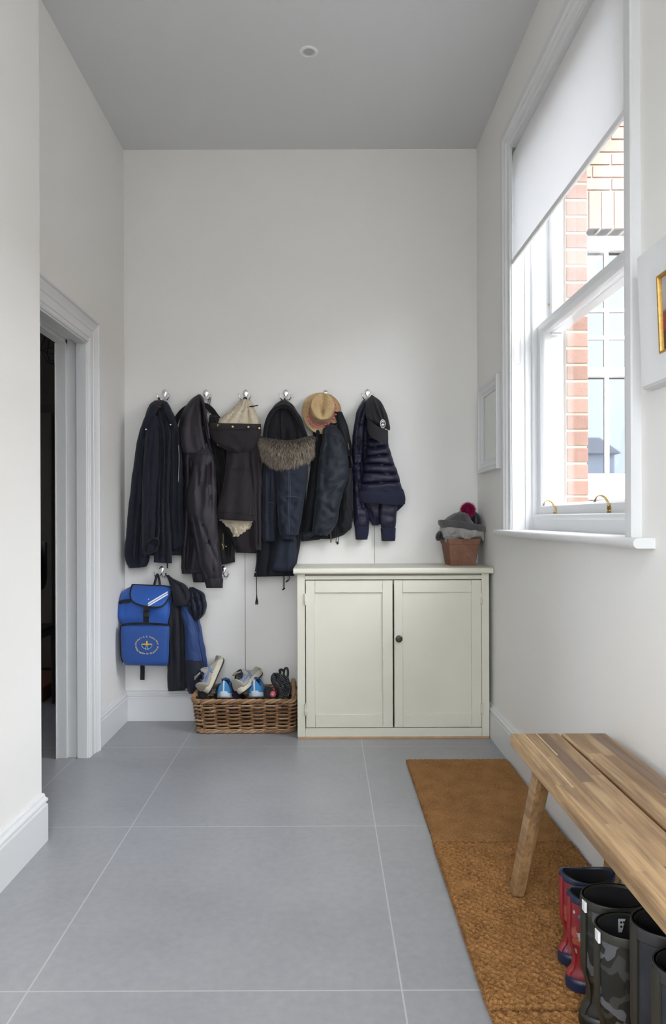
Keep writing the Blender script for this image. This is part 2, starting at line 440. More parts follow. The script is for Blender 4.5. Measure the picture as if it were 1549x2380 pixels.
for a in range(5):
    an = 2*PI*a/5
    tube(bm, [tc+Vector((.0, 0, .16)), tc+Vector((.075*math.cos(an), .075*math.sin(an), -.06)), tc+Vector((.045*math.cos(an), .045*math.sin(an), -.12))], .003, 6)
for r, z in ((.075, -.06), (.045, -.12)):
    tube(bm, [tc+Vector((r*math.cos(2*PI*i/5), r*math.sin(2*PI*i/5), z)) for i in range(6)], .003, 6)
tube(bm, [tc+Vector((0, 0, .16)), Vector((tc.x, tc.y, CEIL))], .003, 6)
tag(obj('pendant_lamp', bm, M['black_iron']), 'black wire cage pendant lamp hanging in the dark room beyond the doorway', 'lamp')
bm = BM(); box(bm, -2.6, -1.75, 4.35, 4.85, 0, .09)
tag(obj('wooden_box', bm, mat('red brown wood', (.10, .035, .015), .5), smooth=False, bevel=.006), 'low red brown wooden box on the floor of the dark room', 'box')
# ceiling downlight
c = Vector((P(718, 121, 3.13).x, 3.13, CEIL))
dl = empty('recessed_downlight', c, 'small round white recessed downlight in the ceiling', 'light')
bm = BM(); lathe(bm, [(.028, .0), (.028, -.003), (.030, -.005), (.036, -.004), (.0405, -.002), (.042, 0)], c, n=40); obj('trim_ring', bm, M['plastic_white'], dl)
bm = BM(); lathe(bm, [(.029, 0), (.026, -.0025), (.022, -.001), (.0215, .0)], c, n=40); obj('lens_ring', bm, mat('downlight inner ring', (.6, .61, .62), .3), dl)
bm = BM(); lathe(bm, [(.0215, -.0012), (.012, -.0016), (.004, -.002)], c, n=32, cap1=True); obj('lens', bm, mat('frosted lamp lens', (.42, .42, .42), .25), dl)
# ------------------------------------------------------------------ the sash window
rm = lambda h, u, v: RW(-h, u, v)
bm = BM()
IP = [(0, -.02), (0, .006), (.004, .009), (.03, .009), (.034, .013), (.038, .019), (.046, .021), (.05, .0255), (.055, .028), (.086, .028), (.09, .024), (.09, 0)]
mould(bm, WY0, WY1, WZ0+.02, WZ1, IP, rm)
w1 = struct('window_1', bm, M['wood_paint'], angle=25)
bm = BM()                                                               # reveal lining, shutters-box style panels
rbox(bm, 0, .10, WY1-.006, WY1+.01, WZ0, WZ1); rbox(bm, 0, .10, WY0-.01, WY0+.006, WZ0, WZ1); rbox(bm, 0, .10, WY0, WY1, WZ1-.006, WZ1+.01)
rbox(bm, .06, .075, WY1-.012, WY1, WZ0, WZ1)
obj('reveal_lining', bm, M['wood_paint'], w1, smooth=False)
bm = BM()
sa, sb = WY0+.022, WY1-.022
mould(bm, sa, sb, 1.145, WZ1-.02, [(0, -.095), (.004, -.090), (.016, -.088), (.024, -.092), (.024, -.115), (0, -.115)], rm, closed=True)
obj('staff_bead', bm, M['sash_paint'], w1, angle=30)
bm = BM(); rbox(bm, .112, .24, WY1-.022, WY1+.02, WZ0, WZ1); rbox(bm, .112, .24, WY0-.02, WY0+.022, WZ0, WZ1); rbox(bm, .112, .24, WY0, WY1, WZ1-.03, WZ1+.02)
rbox(bm, .095, .30, WY0, WY1, WZ0, 1.14)
obj('box_frame', bm, M['sash_paint'], w1, smooth=False, bevel=.002)
def sash(nm, x0, z0, z1, bot, top):
    bm = BM(); st = .05; y0, y1 = sa+.003, sb-.003
    # stiles and rails with an inner ovolo
    def prof(w): return [(0, 0), (w-.012, 0), (w-.010, .003), (w-.004, .008), (w, .016), (w, .042), (0, .042)]
    for (a, s) in ((y0, 1), (y1, -1)):
        rings(bm, [[RW(x0+d, a+s*w, z) for w, d in prof(st)] for z in (z0, z1)], True, True, True)
    for (a, s, w_) in ((z0, 1, bot), (z1, -1, top)):
        rings(bm, [[RW(x0+d, y, a+s*w) for w, d in prof(w_)] for y in (y0+st-.012, y1-st+.012)], True, True, True)
    o = obj(nm, bm, M['sash_paint'], w1, angle=25)
    bm = BM(); rbox(bm, x0+.026, x0+.030, y0+st-.01, y1-st+.01, z0+bot-.01, z1-top+.01)
    obj('pane', bm, M['glass'], o, smooth=False)
    return o
lower = sash('lower_sash', .113, 1.140, 2.008, .052, .040)
upper = sash('upper_sash', .168, 1.965, WZ1-.03, .042, .05)
def sash_lift(px, py):
    y = F*(.857+.113+.0336)/((px-CX)+13.9); z = P(px, py, y).z
    bm = BM()
    poly = [(-.016, 0), (.016, 0), (.016, .018), (.010, .026), (.009, .034), (-.009, .034), (-.010, .026), (-.016, .018)]
    extr(bm, poly, lambda p, d: RW(.113-d, y+p[0], z+p[1]), 0, .003)
    pts = [(.112, .026), (.100, .050), (.086, .060), (.072, .058), (.064, .048), (.062, .040)]
    rs = []
    for i, (x, h) in enumerate(spline([(a, 0, b) for a, b in pts], 14) and [(v.x, v.z) for v in spline([(a, 0, b) for a, b in pts], 14)]):
        w = .0085 + .004*max(0, (i-9)/4); th = .0028
        rs.append([RW(x+th*math.cos(q)*.8, y+w*math.sin(q), z+h+th*math.cos(q)) for q in [2*PI*k/10 for k in range(10)]])
    rings(bm, rs, True, True, True)
    for dy in (-.01, .01):
        sphere(bm, RW(.109, y+dy, z+.008), .003, 8, 6)
    return obj('sash_lift', bm, M['brass'], lower)
sash_lift(1292, 1196); sash_lift(1418, 1192)
bm = BM(); c = P(1281, 704, 3.2); sphere(bm, RW(.165, 3.225, c.z), .005, 8, 6); obj('sash_stop', bm, M['brass'], w1)
# sill board with a rounded nose, longer than the casing
bm = BM()
prof = [(.10, 0), (-.045, 0)] + [(-.045-.014*math.sin(PI*k/8), -.014+.014*math.cos(PI*k/8)) for k in range(1, 8)] + [(-.045, -.028), (0, -.028), (.10, -.028)]
rings(bm, [[RW(x, y, 1.075+z) for x, z in prof] for y in (1.865, 3.385)], True, True, True)
struct('trim_window_sill', bm, M['wood_paint'], angle=35)
# roller blind with bottom bar and bead chain
rb = empty('roller_blind', RW(.02, 2.64, 2.30), 'white roller blind pulled halfway down over the sash window', 'blind')
by0, by1 = WY0+.012, WY1-.008
bm = BM(); rbox(bm, .006, .0075, by0, by1, 2.318, 2.80); obj('blind_cloth', bm, M['blind'], rb, smooth=False)
bm = BM(); tube(bm, [RW(.035, by0, 2.805), RW(.035, by1, 2.805)], .026, 20); obj('roller', bm, M['blind'], rb)
bm = BM(); rbox(bm, .001, .0125, by0, by1, 2.300, 2.322); obj('bottom_bar', bm, M['plastic_white'], rb, bevel=.003)
for yy in (by0-.006, by1+.002):
    bm = BM(); rbox(bm, .002, .066, yy, yy+.004, 2.775, 2.838); obj('bracket', bm, M['plastic_white'], rb, bevel=.001)
bm = BM()
zb = P(1205, 843, 3.2).z
pts = []
x1, x2, yc = .010, .042, by1-.004
n = 150
zz = [2.79 - (2.79-zb-.016)*i/n for i in range(n+1)]
pts += [RW(x1, yc, z) for z in zz] + [RW((x1+x2)/2 - .016*math.cos(PI*k/8), yc, zb+.016-.016*math.sin(PI*k/8)) for k in range(1, 8)] + [RW(x2, yc, z) for z in zz[::-1]]
for p in pts: sphere(bm, p, .0021, 6, 4)
tube(bm, pts, .0007, 4)
obj('bead_chain', bm, M['plastic_white'], rb)
# ------------------------------------------------------------------ outside: brick reveal, wing with its window, garden
def tone_layer(bm): return bm.faces.layers.float.get('tone') or bm.faces.layers.float.new('tone')
def bricks(bm, x0, x1, z0, z1, y, fmap, bw=.215, bh=.065, j=.010, soldier=False, seed=1, stagger=True, depth=.05):
    rnd = random.Random(seed); lay = tone_layer(bm)
    row = 0; z = z0
    while z < z1-.01:
        zt = min(z+bh, z1)
        x = x0 - (bw/2+j/2 if (row % 2 and stagger) else 0)
        while x < x1-.005:
            a, b = max(x, x0), min(x+bw, x1)
            if b-a > .015:
                k = len(bm.faces)
                vs = [fmap(xx, y + d, zz) for d in (0, depth) for xx, zz in ((a, z), (b, z), (b, zt), (a, zt))]
                jit = rnd.uniform(-.0015, .0015)
                bv = [bm.verts.new(v + Vector((0, jit, 0))) for v in vs]
                t = rnd.random()
                for f in ((0, 1, 2, 3), (4, 7, 6, 5), (0, 4, 5, 1), (1, 5, 6, 2), (2, 6, 7, 3), (3, 7, 4, 0)):
                    fc = bm.faces.new([bv[i] for i in f]); fc[lay] = t
            x += bw + j
        z += bh + j; row += 1
def brickobj(name, bm, bev=.002):
    return struct(name, bm, M['brick'], smooth=False, bevel=bev)
ident = lambda x, y, z: Vector((x, y, z))
# outer leaf of the right wall, its window reveal shows brick ends
OB = 3.20
bm = BM(); rbox(bm, .236, .33, OB+.004, BACK_Y, -.15, 3.6); rbox(bm, .236, .33, REAR, WY0-.0, -.15, 3.6) if False else None
rbox(bm, .236, .33, H['y1'], WY0+.05, -.15, 3.6); rbox(bm, .236, .33, WY0, OB+.1, -.15, 1.06); rbox(bm, .236, .33, WY0, OB+.1, 2.83, 3.6)
struct('wall_outer_mortar', bm, M['mortar'], smooth=False)
bm = BM(); bricks(bm, .238, .336, 1.082, 2.95, OB, lambda x, y, z: RW(x, y, z), bw=.12, seed=4, stagger=False, depth=.2)
brickobj('wall_outer_brick_reveal', bm, .004)
bm = BM(); rbox(bm, .20, .40, WY0-.02, OB+.03, .99, 1.062); struct('trim_outer_sill', bm, M['render_white'], smooth=False, bevel=.006)
# wing wall facing the window
YW = 4.15
VX0, VX1 = P(1366, 900, YW).x-.11, 2.62
VZ0, VZ1 = P(1400, 1127, YW).z, P(1410, 531, YW).z
bm = BM(); box(bm, 1.19, VX0, YW+.012, YW+.3, -.2, 4.6); box(bm, VX1, 6, YW+.012, YW+.3, -.2, 4.6); box(bm, VX0, VX1, YW+.012, YW+.3, -.2, VZ0-.1); box(bm, VX0, VX1, YW+.012, YW+.3, VZ1, 4.6)
struct('wall_wing_mortar', bm, M['mortar'], smooth=False)
bm = BM(); ztop = VZ1+.23
bricks(bm, 1.25, 3.6, ztop, 4.5, YW, ident, seed=8)
bricks(bm, 1.25, VX0-.004, VZ1-.45, ztop, YW, ident, seed=9)
bricks(bm, VX1+.004, 3.6, .0, ztop, YW, ident, seed=10); bricks(bm, 1.25, VX1, .3, VZ0-.13, YW, ident, seed=12)
bricks(bm, VX0-.1, VX1+.1, VZ1, ztop-.01, YW-.002, ident, bw=.065, bh=.22, seed=11, stagger=False, depth=.11)
brickobj('wall_wing_brick', bm)
bm = BM()                                                              # white window of the wing
wx0, wx1 = VX0, VX1; yb = YW+.10
box(bm, wx0, wx0+.07, yb, yb+.08, VZ0, VZ1); box(bm, wx1-.07, wx1, yb, yb+.08, VZ0, VZ1); box(bm, wx0, wx1, yb, yb+.08, VZ1-.09, VZ1)
wz = [P(1420, v, YW).z for v in (856, 771, 705, 640, 578)]
box(bm, wx0, wx1, yb+.0, yb+.06, wz[0]-.028, wz[0]+.028)
for z in wz[1:4]: box(bm, wx0, wx1, yb+.035, yb+.05, z-.013, z+.013)
box(bm, wx0, wx1, yb+.01, yb+.06, VZ0, VZ0+.075)
xm = P(1421, 900, YW).x + .03
for k in range(4):
    xx = xm + k*.30
    if xx < wx1-.1: box(bm, xx-.014, xx+.014, yb+.033, yb+.051, VZ0+.01, VZ1-.01)
w3 = struct('window_3', bm, M['render_white'], smooth=False, bevel=.003)
bm = BM(); box(bm, wx0+.03, wx1-.03, yb+.045, yb+.05, VZ0+.02, VZ1-.02); obj('pane', bm, M['mirror_pane'], w3, smooth=False)
bm = BM(); box(bm, wx0-.08, wx1+.08, YW-.05, YW+.2, VZ0-.09, VZ0); struct('trim_wing_sill', bm, M['render_white'], smooth=False, bevel=.008)
bm = BM(); box(bm, -40, 60, -60, 30, -.25, -.16); struct('ground_garden', bm, M['paving'], smooth=False)
bm = BM()
bm2 = BM(); box(bm2, 6.2, 6.5, -5.2, YW+.02, -.16, 3.0); struct('wall_sky_block', bm2, mat('dark brick blocking wall', (.16, .10, .075), .9, var=(4, .2)), smooth=False)  # unseen wall added to block low sky light, dark to bounce less
fy = -5.6
for i in range(52):
    x = -2.0 + i*.155; box(bm, x, x+.15, fy, fy+.02, -.16, 2.0 + .01*(i % 2))
fo = tag(obj('garden_fence', bm, mat('weathered fence boards', (.22, .19, .14), .9, var=(6, .2)), smooth=False), 'weathered board fence reflected in the panes of the window outside', 'fence')
hs = empty('far_house', (15, -33, -.16), 'pale blue house with grey roof reflected in the panes of the window outside', 'house')
bm = BM(); box(bm, 8, 17.1, -39, -33, -.16, 5.0); obj('wall', bm, mat('pale blue render', (.72, .78, .88), .8), hs, smooth=False)
bm = BM(); rings(bm, [[Vector((7.6, y, 4.9)), Vector((17.4, y, 4.9)), Vector((17.4 if y > -35 else 17.0, -36, 6.2)), Vector((7.8, -36, 6.2))] for y in (-32.7, -39.3)], True, True, True)
obj('roof', bm, mat('grey slates', (.30, .31, .34), .7), hs, smooth=False)
for x in (12.6, 14.2, 15.6):
    bm = BM(); box(bm, x, x+.8, -33.03, -32.97, 1.9, 3.4); obj('window', bm, mat('far window', (.12, .14, .17), .2), hs, smooth=False)
bm = BM()
for k in range(6): box(bm, 14.4+.3*k, 14.58+.3*k, -36.1, -35.9, 6.1, 6.9)
box(bm, 14.3, 16.2, -36.3, -35.7, 5.6, 6.3)
obj('chimney', bm, mat('buff chimney', (.45, .38, .28), .9), hs, smooth=False)
# ------------------------------------------------------------------ cream cupboard
def cream_mat():
    t = NT('old cream gloss paint')
    n = t.noise(3, 4)
    c = t.ramp(n, [(.3, (.65, .635, .535)), (.7, (.70, .685, .585))])
    bv = t.n('Bevel', samples=4); bv.inputs['Radius'].default_value = .005
    g = t.n('NewGeometry'); d = t.n('VectorMath', operation='DOT_PRODUCT'); t.l(bv.outputs[0], d.inputs[0]); t.l(g.outputs['Normal'], d.inputs[1])
    w = t.math('MULTIPLY', t.math('SUBTRACT', 1.0, d.outputs['Value']), t.ramp(t.noise(22, 5), [(.42, 0.0), (.56, 1.0)]))
    w = t.ramp(w, [(.05, 0.0), (.2, 1.0)])
    c = t.mix(t.math('MULTIPLY', w, .85), c, (.25, .19, .12))
    t.set(col=c, rough=.42); t.bump(t.noise(40, 3), .12, .003)
    return t.m
M['cream'] = cream_mat()
M['pine'] = mat('bare pine strip', (.52, .30, .14), .6, var=(12, .15))
YC = 3.612
def cx(px, y=1550, Y=YC): return P(px, y, Y).x
def cz(py, px=915, Y=YC): return P(px, py, Y).z
cab = empty('cupboard', (.35, 3.77, 0), 'old cream painted low cupboard with two panelled doors against the back wall', 'cupboard')
X0, X1, YB = cx(691.5), .8395, BACK_Y-.026
zt = cz(1333)
bm = BM()
a0, a1 = cx(710), cx(1120.5)
box(bm, X0, a0, YC, YC+.03, .008, zt); box(bm, a1, X1, YC, YC+.03, .008, zt)
box(bm, a0, a1, YC+.002, YC+.028, cz(1347), cz(1337.5)); box(bm, a0, a1, YC, YC+.03, .008, cz(1692))
box(bm, X0, X0+.02, YC+.03, YB, .008, zt); box(bm, X1-.02, X1, YC+.03, YB, .008, zt); box(bm, X0+.02, X1-.02, YB-.012, YB, .008, zt)
box(bm, X0+.02, X1-.02, YC+.03, YB-.012, .008, .03); box(bm, a0, a1, YC+.03, YC+.05, cz(1360), zt)
obj('carcass', bm, M['cream'], cab, smooth=False, bevel=.0025)
bm = BM(); box(bm, X0+.002, X1-.002, YC-.002, YB, 0, .0085); obj('base_strip', bm, M['pine'], cab, smooth=False, bevel=.001, label='bare wood base strip')
bm = BM(); tz1, tz0 = .8765, zt
tp = [(0, 0), (.012, 0)] 
yf = YC-.03
prof = [(yf+.006, tz0), (yf+.001, tz0+.005), (yf, tz0+.012), (yf+.001, tz1-.005), (yf+.006, tz1), (BACK_Y-.005, tz1), (BACK_Y-.005, tz0)]
rings(bm, [[Vector((x, y, z)) for y, z in prof] for x in (P(681.5, 1326, yf).x, .8575)], True, True, True)
obj('top_board', bm, M['cream'], cab, angle=30, bevel=.004)
def panel_door(pl, pr, sl, sr):
    l, r = cx(pl), cx(pr); zb, z1_ = cz(1690), cz(1349); yd = YC-.004
    bm = BM(); il, ir, ib, it = cx(sl), cx(sr), cz(1660), cz(1377)
    box(bm, l, il, yd, yd+.022, zb, z1_); box(bm, ir, r, yd, yd+.022, zb, z1_)
    box(bm, il, ir, yd, yd+.022, zb, ib); box(bm, il, ir, yd, yd+.022, it, z1_)
    d = obj('door', bm, M['cream'], cab, smooth=False, bevel=.0018)
    bm = BM(); box(bm, il-.004, ir+.004, yd+.009, yd+.016, ib-.004, it+.004)
    obj('panel', bm, M['cream'], d, smooth=False)
    return d
dL = panel_door(711.5, 913.5, 733, 890); dR = panel_door(917, 1119.5, 937, 1096.5)
def hinge(px, py, d):
    bm = BM(); x, z = cx(px), cz(py)
    box(bm, x-.008, x+.008, YC-.0055, YC-.003, z-.03, z+.03); tube(bm, [(x, YC-.007, z-.03), (x, YC-.007, z+.03)], .0032, 8)
    obj('hinge', bm, M['cream'], d, bevel=.0008)
hinge(710.6, 1392, dL); hinge(710.6, 1648, dL); hinge(1120, 1392, dR); hinge(1120, 1648, dR)
bm = BM(); k = P(928, 1485, YC-.03)
lathe(bm, [(.007, .026), (.006, .018), (.006, .010), (.012, .006), (.0175, .002), (.018, -.003), (.015, -.006), (.008, -.0078)], (k.x, YC-.029, k.z), 'Y', 28, True, True)
obj('knob', bm, mat('brown bakelite knob', (.055, .035, .03), .22), dR, label='brown round knob')
# ------------------------------------------------------------------ coir mats
def coir_mat(name, sc, dark, lite):
    t = NT(name); n = t.noise(sc, 4, rough=.7); n2 = t.noise(14, 3)
    c = t.ramp(n, [(.28, dark), (.55, tuple((a+b)/2 for a, b in zip(dark, lite))), (.75, lite)])
    c = t.mix(t.ramp(n2, [(.35, 0.0), (.7, .35)]), c, tuple(a*1.15 for a in lite))
    t.set(col=c, rough=.95, spec=.1); t.bump(n, .9, .006)
    return t.m
M['coir'] = coir_mat('rough coir', 120, (.13, .058, .017), (.50, .255, .095))
M['coir_fine'] = coir_mat('fine coir', 200, (.16, .076, .024), (.50, .265, .105))
def mat_obj(name, x0, x1, y0, y1, cell, amp, nfib, flen, m, label):
    rnd = random.Random(int(y0*100)); bm = BM()
    nx, ny = int((x1-x0)/cell), int((y1-y0)/cell); T = .015
    g = []
    for i in range(nx+1):
        row = []
        for j in range(ny+1):
            e = min(i, nx-i, j, ny-j)
            x = x0+(x1-x0)*i/nx + rnd.uniform(-.3, .3)*cell; y = y0+(y1-y0)*j/ny + rnd.uniform(-.3, .3)*cell
            if e == 0: x += rnd.uniform(-.0015, .0015); y += rnd.uniform(-.0015, .0015)
            z = T + rnd.uniform(-amp, amp) + (amp*.8 if (i//2 + j//2) % 2 else -amp*.6)
            row.append(bm.verts.new((x, y, z if e else .009)))
        g.append(row)
    for i in range(nx):
        for j in range(ny): bm.faces.new((g[i][j], g[i+1][j], g[i+1][j+1], g[i][j+1]))
    per = [g[i][0] for i in range(nx+1)] + [g[nx][j] for j in range(1, ny+1)] + [g[i][ny] for i in range(nx-1, -1, -1)] + [g[0][j] for j in range(ny-1, 0, -1)]
    low = [bm.verts.new((v.co.x, v.co.y, .001)) for v in per]
    for a in range(len(per)):
        b = (a+1) % len(per); bm.faces.new((per[a], low[a], low[b], per[b]))
    bm.faces.new(low)
    for k in range(nfib):
        if k % 6 == 0:                                      # frayed edges
            s = rnd.random()
            x, y = (x0, y0+s*(y1-y0)) if rnd.random() < .6 else (x0+s*(x1-x0), rnd.choice((y0, y1)))
            z = rnd.uniform(.004, .014); d = Vector(((-1 if x == x0 else rnd.uniform(-1, 1)), (0 if x == x0 else (1 if y == y1 else -1))*.6+rnd.uniform(-.5, .5), rnd.uniform(-.2, .6))).normalized()*flen*.7
        else:
            x, y = rnd.uniform(x0, x1), rnd.uniform(y0, y1); z = T-.002
            a = rnd.uniform(0, 2*PI); d = Vector((math.cos(a)*.75, math.sin(a)*.75, rnd.uniform(.1, .45))).normalized()*flen*rnd.uniform(.6, 1.2)
        p = Vector((x, y, z)); s = d.cross(Vector((rnd.uniform(-1, 1), rnd.uniform(-1, 1), .3))).normalized()*.0009
        bm.faces.new([bm.verts.new(q) for q in (p-s, p+s, p+d)])
    return tag(obj(name, bm, m, smooth=False, recalc=False, loc=((x0+x1)/2, (y0+y1)/2, 0)), label, 'doormat', 'coir doormats laid end to end')
mat_obj('doormat', .372, .838, 2.432, 3.258, .006, .0012, 9000, .007, M['coir_fine'], 'finer woven brown coir doormat nearest the cream cupboard')
mat_obj('doormat', .370, .845, 1.602, 2.424, .0065, .0022, 16000, .011, M['coir'], 'coarse brown coir doormat under the far bench legs and the wellington boots')
mat_obj('doormat', .372, .850, .775, 1.594, .0065, .0022, 9000, .011, M['coir'], 'coir doormat of which only a strip shows at the bottom edge of the photo')
# ------------------------------------------------------------------ bench
def wood_mat(seed, lw=.036, ll=.42):
    t = NT('oiled acacia staves')
    sp = t.n('SeparateXYZ'); t.l(t.co(), sp.inputs[0]); x, y = sp.outputs[0], sp.outputs[1]
    ci = t.math('FLOOR', t.math('DIVIDE', t.math('ADD', x, 5+seed*.013), lw))
    wn = t.n('TexWhiteNoise', noise_dimensions='1D'); t.l(t.math('ADD', ci, seed*17.0), wn.inputs['W'])
    cj = t.math('FLOOR', t.math('DIVIDE', t.math('ADD', t.math('ADD', y, 9.0), t.math('MULTIPLY', wn.outputs['Value'], ll)), ll))
    w2 = t.n('TexWhiteNoise', noise_dimensions='1D'); t.l(t.math('ADD', t.math('MULTIPLY', ci, 7.31), t.math('MULTIPLY', cj, 3.77)), w2.inputs['W'])
    cell = w2.outputs['Value']
    base = t.ramp(cell, [(0, (.31, .18, .08)), (.2, (.42, .26, .125)), (.4, (.50, .325, .16)), (.62, (.37, .23, .11)), (.8, (.20, .125, .08)), (.92, (.55, .37, .19))], 'CONSTANT')
    cv = t.n('CombineXYZ'); t.l(t.math('ADD', t.math('MULTIPLY', x, 55), t.math('MULTIPLY', cell, 40)), cv.inputs[0]); t.l(t.math('MULTIPLY', y, 3.0), cv.inputs[1]); t.l(t.math('MULTIPLY', sp.outputs[2], 40), cv.inputs[2])
    g = t.noise(1.0, 5, cv.outputs[0], .65)
    c = t.mix(t.ramp(g, [(.35, .8), (.6, 0.0)]), base, (.16, .088, .042))
    cv2 = t.n('CombineXYZ'); t.l(t.math('ADD', t.math('MULTIPLY', x, 17), t.math('MULTIPLY', cell, 90)), cv2.inputs[0]); t.l(t.math('MULTIPLY', y, 1.6), cv2.inputs[1])
    h = t.noise(1.0, 2, cv2.outputs[0])
    c = t.mix(t.ramp(h, [(.62, 0.0), (.70, .75)]), c, (.50, .36, .19))
    t.set(col=c, rough=t.ramp(g, [(.3, .42), (.7, .32)]), spec=.45); t.bump(g, .12, .002)
    return t.m
bench = empty('bench', (.70, 1.53, 0), 'slatted acacia wood bench with splayed legs along the window wall', 'bench')
BZ, BT, BY0, BY1 = .478, .036, .925, 2.128
for i, (a, b) in enumerate(((.557, .7035), (.7105, .8445))):
    bm = BM(); box(bm, a, b, BY0, BY1, BZ-BT, BZ); obj('seat_plank', bm, wood_mat(i+3), bench, smooth=False, bevel=.003)
strip = mat('cream sapwood strip', (.58, .45, .27), .4, var=(20, .12))
bm = BM()
box(bm, .594, .599, 1.70, BY1-.002, BZ-.004, BZ+.0003); box(bm, .632, .637, 1.93, BY1-.002, BZ-.004, BZ+.0003)
obj('sapwood_inlay', bm, strip, bench, smooth=False, label='cream sapwood streaks')
legm = wood_mat(9, .05, 3.0)
for sx in (-1, 1):
    for sy in (-1, 1):
        bx, by = .70 + sx*.1385, 1.5265 + sy*.555; tx, ty = .70 + sx*.108, 1.5265 + sy*.395
        w, d = .0175, .022
        bm = BM(); z0 = 0.0195
        rs = []
        for z in (z0, BZ-BT):
            s = (z-z0)/(BZ-BT-z0); qx, qy = bx+(tx-bx)*s, by+(ty-by)*s; k = 1+.18*s
            rs.append([Vector((qx+a*w*k, qy+b*d*k, z)) for a, b in ((-1, -1), (1, -1), (1, 1), (-1, 1))])
        rings(bm, rs, True, True, True); obj('leg', bm, legm, bench, smooth=False, bevel=.004)
for sy in (-1, 1):
    bm = BM(); y = 1.5265+sy*.395; box(bm, .612, .788, y-.02, y+.02, BZ-BT-.05, BZ-BT); obj('crossbar', bm, legm, bench, smooth=False, bevel=.003)
# ------------------------------------------------------------------ wellington boots
def boot_print(name, base, spots, sc=22, thr=.32):
    t = NT(name); v = t.n('TexVoronoi'); dn = t.n('TexNoise'); dn.inputs['Scale'].default_value = 60; t.l(t.co(), dn.inputs['Vector'])
    mv = t.n('Mix', data_type='VECTOR') if False else t.n('VectorMath', operation='MULTIPLY_ADD')
    t.l(dn.outputs['Color'], mv.inputs[0]); mv.inputs[1].default_value = (.028, .028, .028); t.l(t.co(), mv.inputs[2])
    t.l(mv.outputs[0], v.inputs['Vector']); v.inputs['Scale'].default_value = sc
    wn = t.n('TexWhiteNoise'); t.l(v.outputs['Color'], wn.inputs['Vector'])
    k = len(spots)
    c = t.ramp(wn.outputs['Value'], [(i/k, s) for i, s in enumerate(spots)], 'CONSTANT')
    t.set(col=t.mix(t.math('LESS_THAN', v.outputs['Distance'], thr), base, c), rough=.32, coat=.2)
    return t.m
def camo_mat():
    t = NT('dark camouflage rubber'); n = t.noise(11, 2); n2 = t.noise(16, 2, t.mapped(loc=(3, 5, 1)))
    c = t.ramp(n, [(0, (.012, .013, .010)), (.47, (.036, .037, .034)), (.56, (.009, .010, .008)), (.66, (.026, .025, .017))], 'CONSTANT')
    c = t.mix(t.math('GREATER_THAN', n2, .62), c, (.085, .085, .092))
    t.set(col=c, rough=.4); return t.m
def boot(name, px0, y, z_top, rimx, rimy, foot, mats, label, wave=.0, tagbox=False, yaw=0, lean=0.0):
    """px0: world x of the heel side of the rim; the toe points towards the wall"""
    z0 = .020; R0 = rimx/2; cxx = px0 + R0
    root = empty(name, (cxx, y, z0), label, 'boot', 'wellington boots under the bench')
    Rm = Matrix.Translation((cxx, y, 0)) @ Matrix.Rotation(yaw, 4, 'Z')
    Hh = z_top - z0; zs = .022
    def outline(s):                                        # s 0..1 height above sole: back x, front x, half width
        ank = .34 if Hh < .26 else .27
        back = -R0 + lean*(1-s)
        front = R0 + lean*(1-s)
        if s < ank+.12:
            k = max(0, min(1, (ank+.12-s)/(ank+.12))); f = foot - rimx
            front += f*(k**1.55) - .006*math.sin(PI*min(1, k*2.2)) ; back += .012*math.sin(PI*k) - .004*(k > .8)
        hw = rimy/2*(.86+.14*s) if s > .3 else rimy/2*(.86 - .04*(.3-s)/.3)
        return back, front, hw
    def ring(s, off=0.0, n=36, z=None):
        b, f, hw = outline(s); pts = []
        for j in range(n):
            a = 2*PI*j/n; c, si = math.cos(a), math.sin(a)
            L = f-b; mid = b + min(R0, L/2)
            x = mid + (c*(f-mid+off) if c > 0 else c*(mid-b+off)); yy = si*(hw+off)*(1 - .12*max(0, c)**2*(1 if s < .3 else 0))
            zz = (z if z is not None else z0+zs+(Hh-zs)*s)
            if s > .9: zz += wave*(math.cos(2*a))*((s-.9)/.1)
            pts.append(Rm @ Vector((x, yy, zz)))
        return pts
    N = 26
    bm = BM(); rs = [ring(i/N) for i in range(N+1)]
    rings(bm, rs, True, True, False); obj('shaft', bm, mats['shaft'], root)
    bm = BM(); rings(bm, [ring(1, -.001), ring(1, -.004)] + [ring(1-.06*i, -.005) for i in range(1, 9)], True, False, True); obj('lining', bm, BOOT_IN, root, recalc=False)
    bm = BM(); rings(bm, [ring(0, .004, z=z0), ring(0, .005, z=z0+.010), ring(0, .005, z=z0+.018), ring(.0, .003, z=z0+.026), ring(.03, .0015)], True, True, False); obj('sole', bm, mats['sole'], root)
    bm = BM(); rings(bm, [ring(.925, .001), ring(.93, .0025), ring(.99, .003), ring(1.0, .002), ring(1.0, -.0045), ring(.98, -.0055)], True); obj('rim_band', bm, mats['rim'], root)
    if 'strip' in mats:
        bm = BM(); rs = []
        for i in range(N+1):
            s = i/N*.985; r = []
            for a, off in ((PI-.30, .0005), (PI-.28, .0035), (PI, .0045), (PI+.28, .0035), (PI+.30, .0005)):
                b, f, hw = outline(s); mid = b + min(R0, (f-b)/2); r.append(Rm @ Vector((mid+math.cos(a)*(mid-b+off), math.sin(a)*(hw+off), z0+zs+(Hh-zs)*s)))
            rs.append(r)
        rings(bm, rs, False); obj('heel_strip', bm, mats['strip'], root)
    if tagbox:
        bm = BM(); b, f, hw = outline(1); q = Rm @ Vector((b-.003, -.012, z_top-.026)); box(bm, q.x-.001, q.x+.004, q.y-.009, q.y+.009, q.z, q.z+.022)
        obj('white_label', bm, M['plastic_white'], root, smooth=False, bevel=.001, label='white name label')
    return root
BOOT_IN = mat('black boot lining', (.010, .010, .012), .9)
navy_rub = mat('navy rubber', (.012, .018, .05), .35)
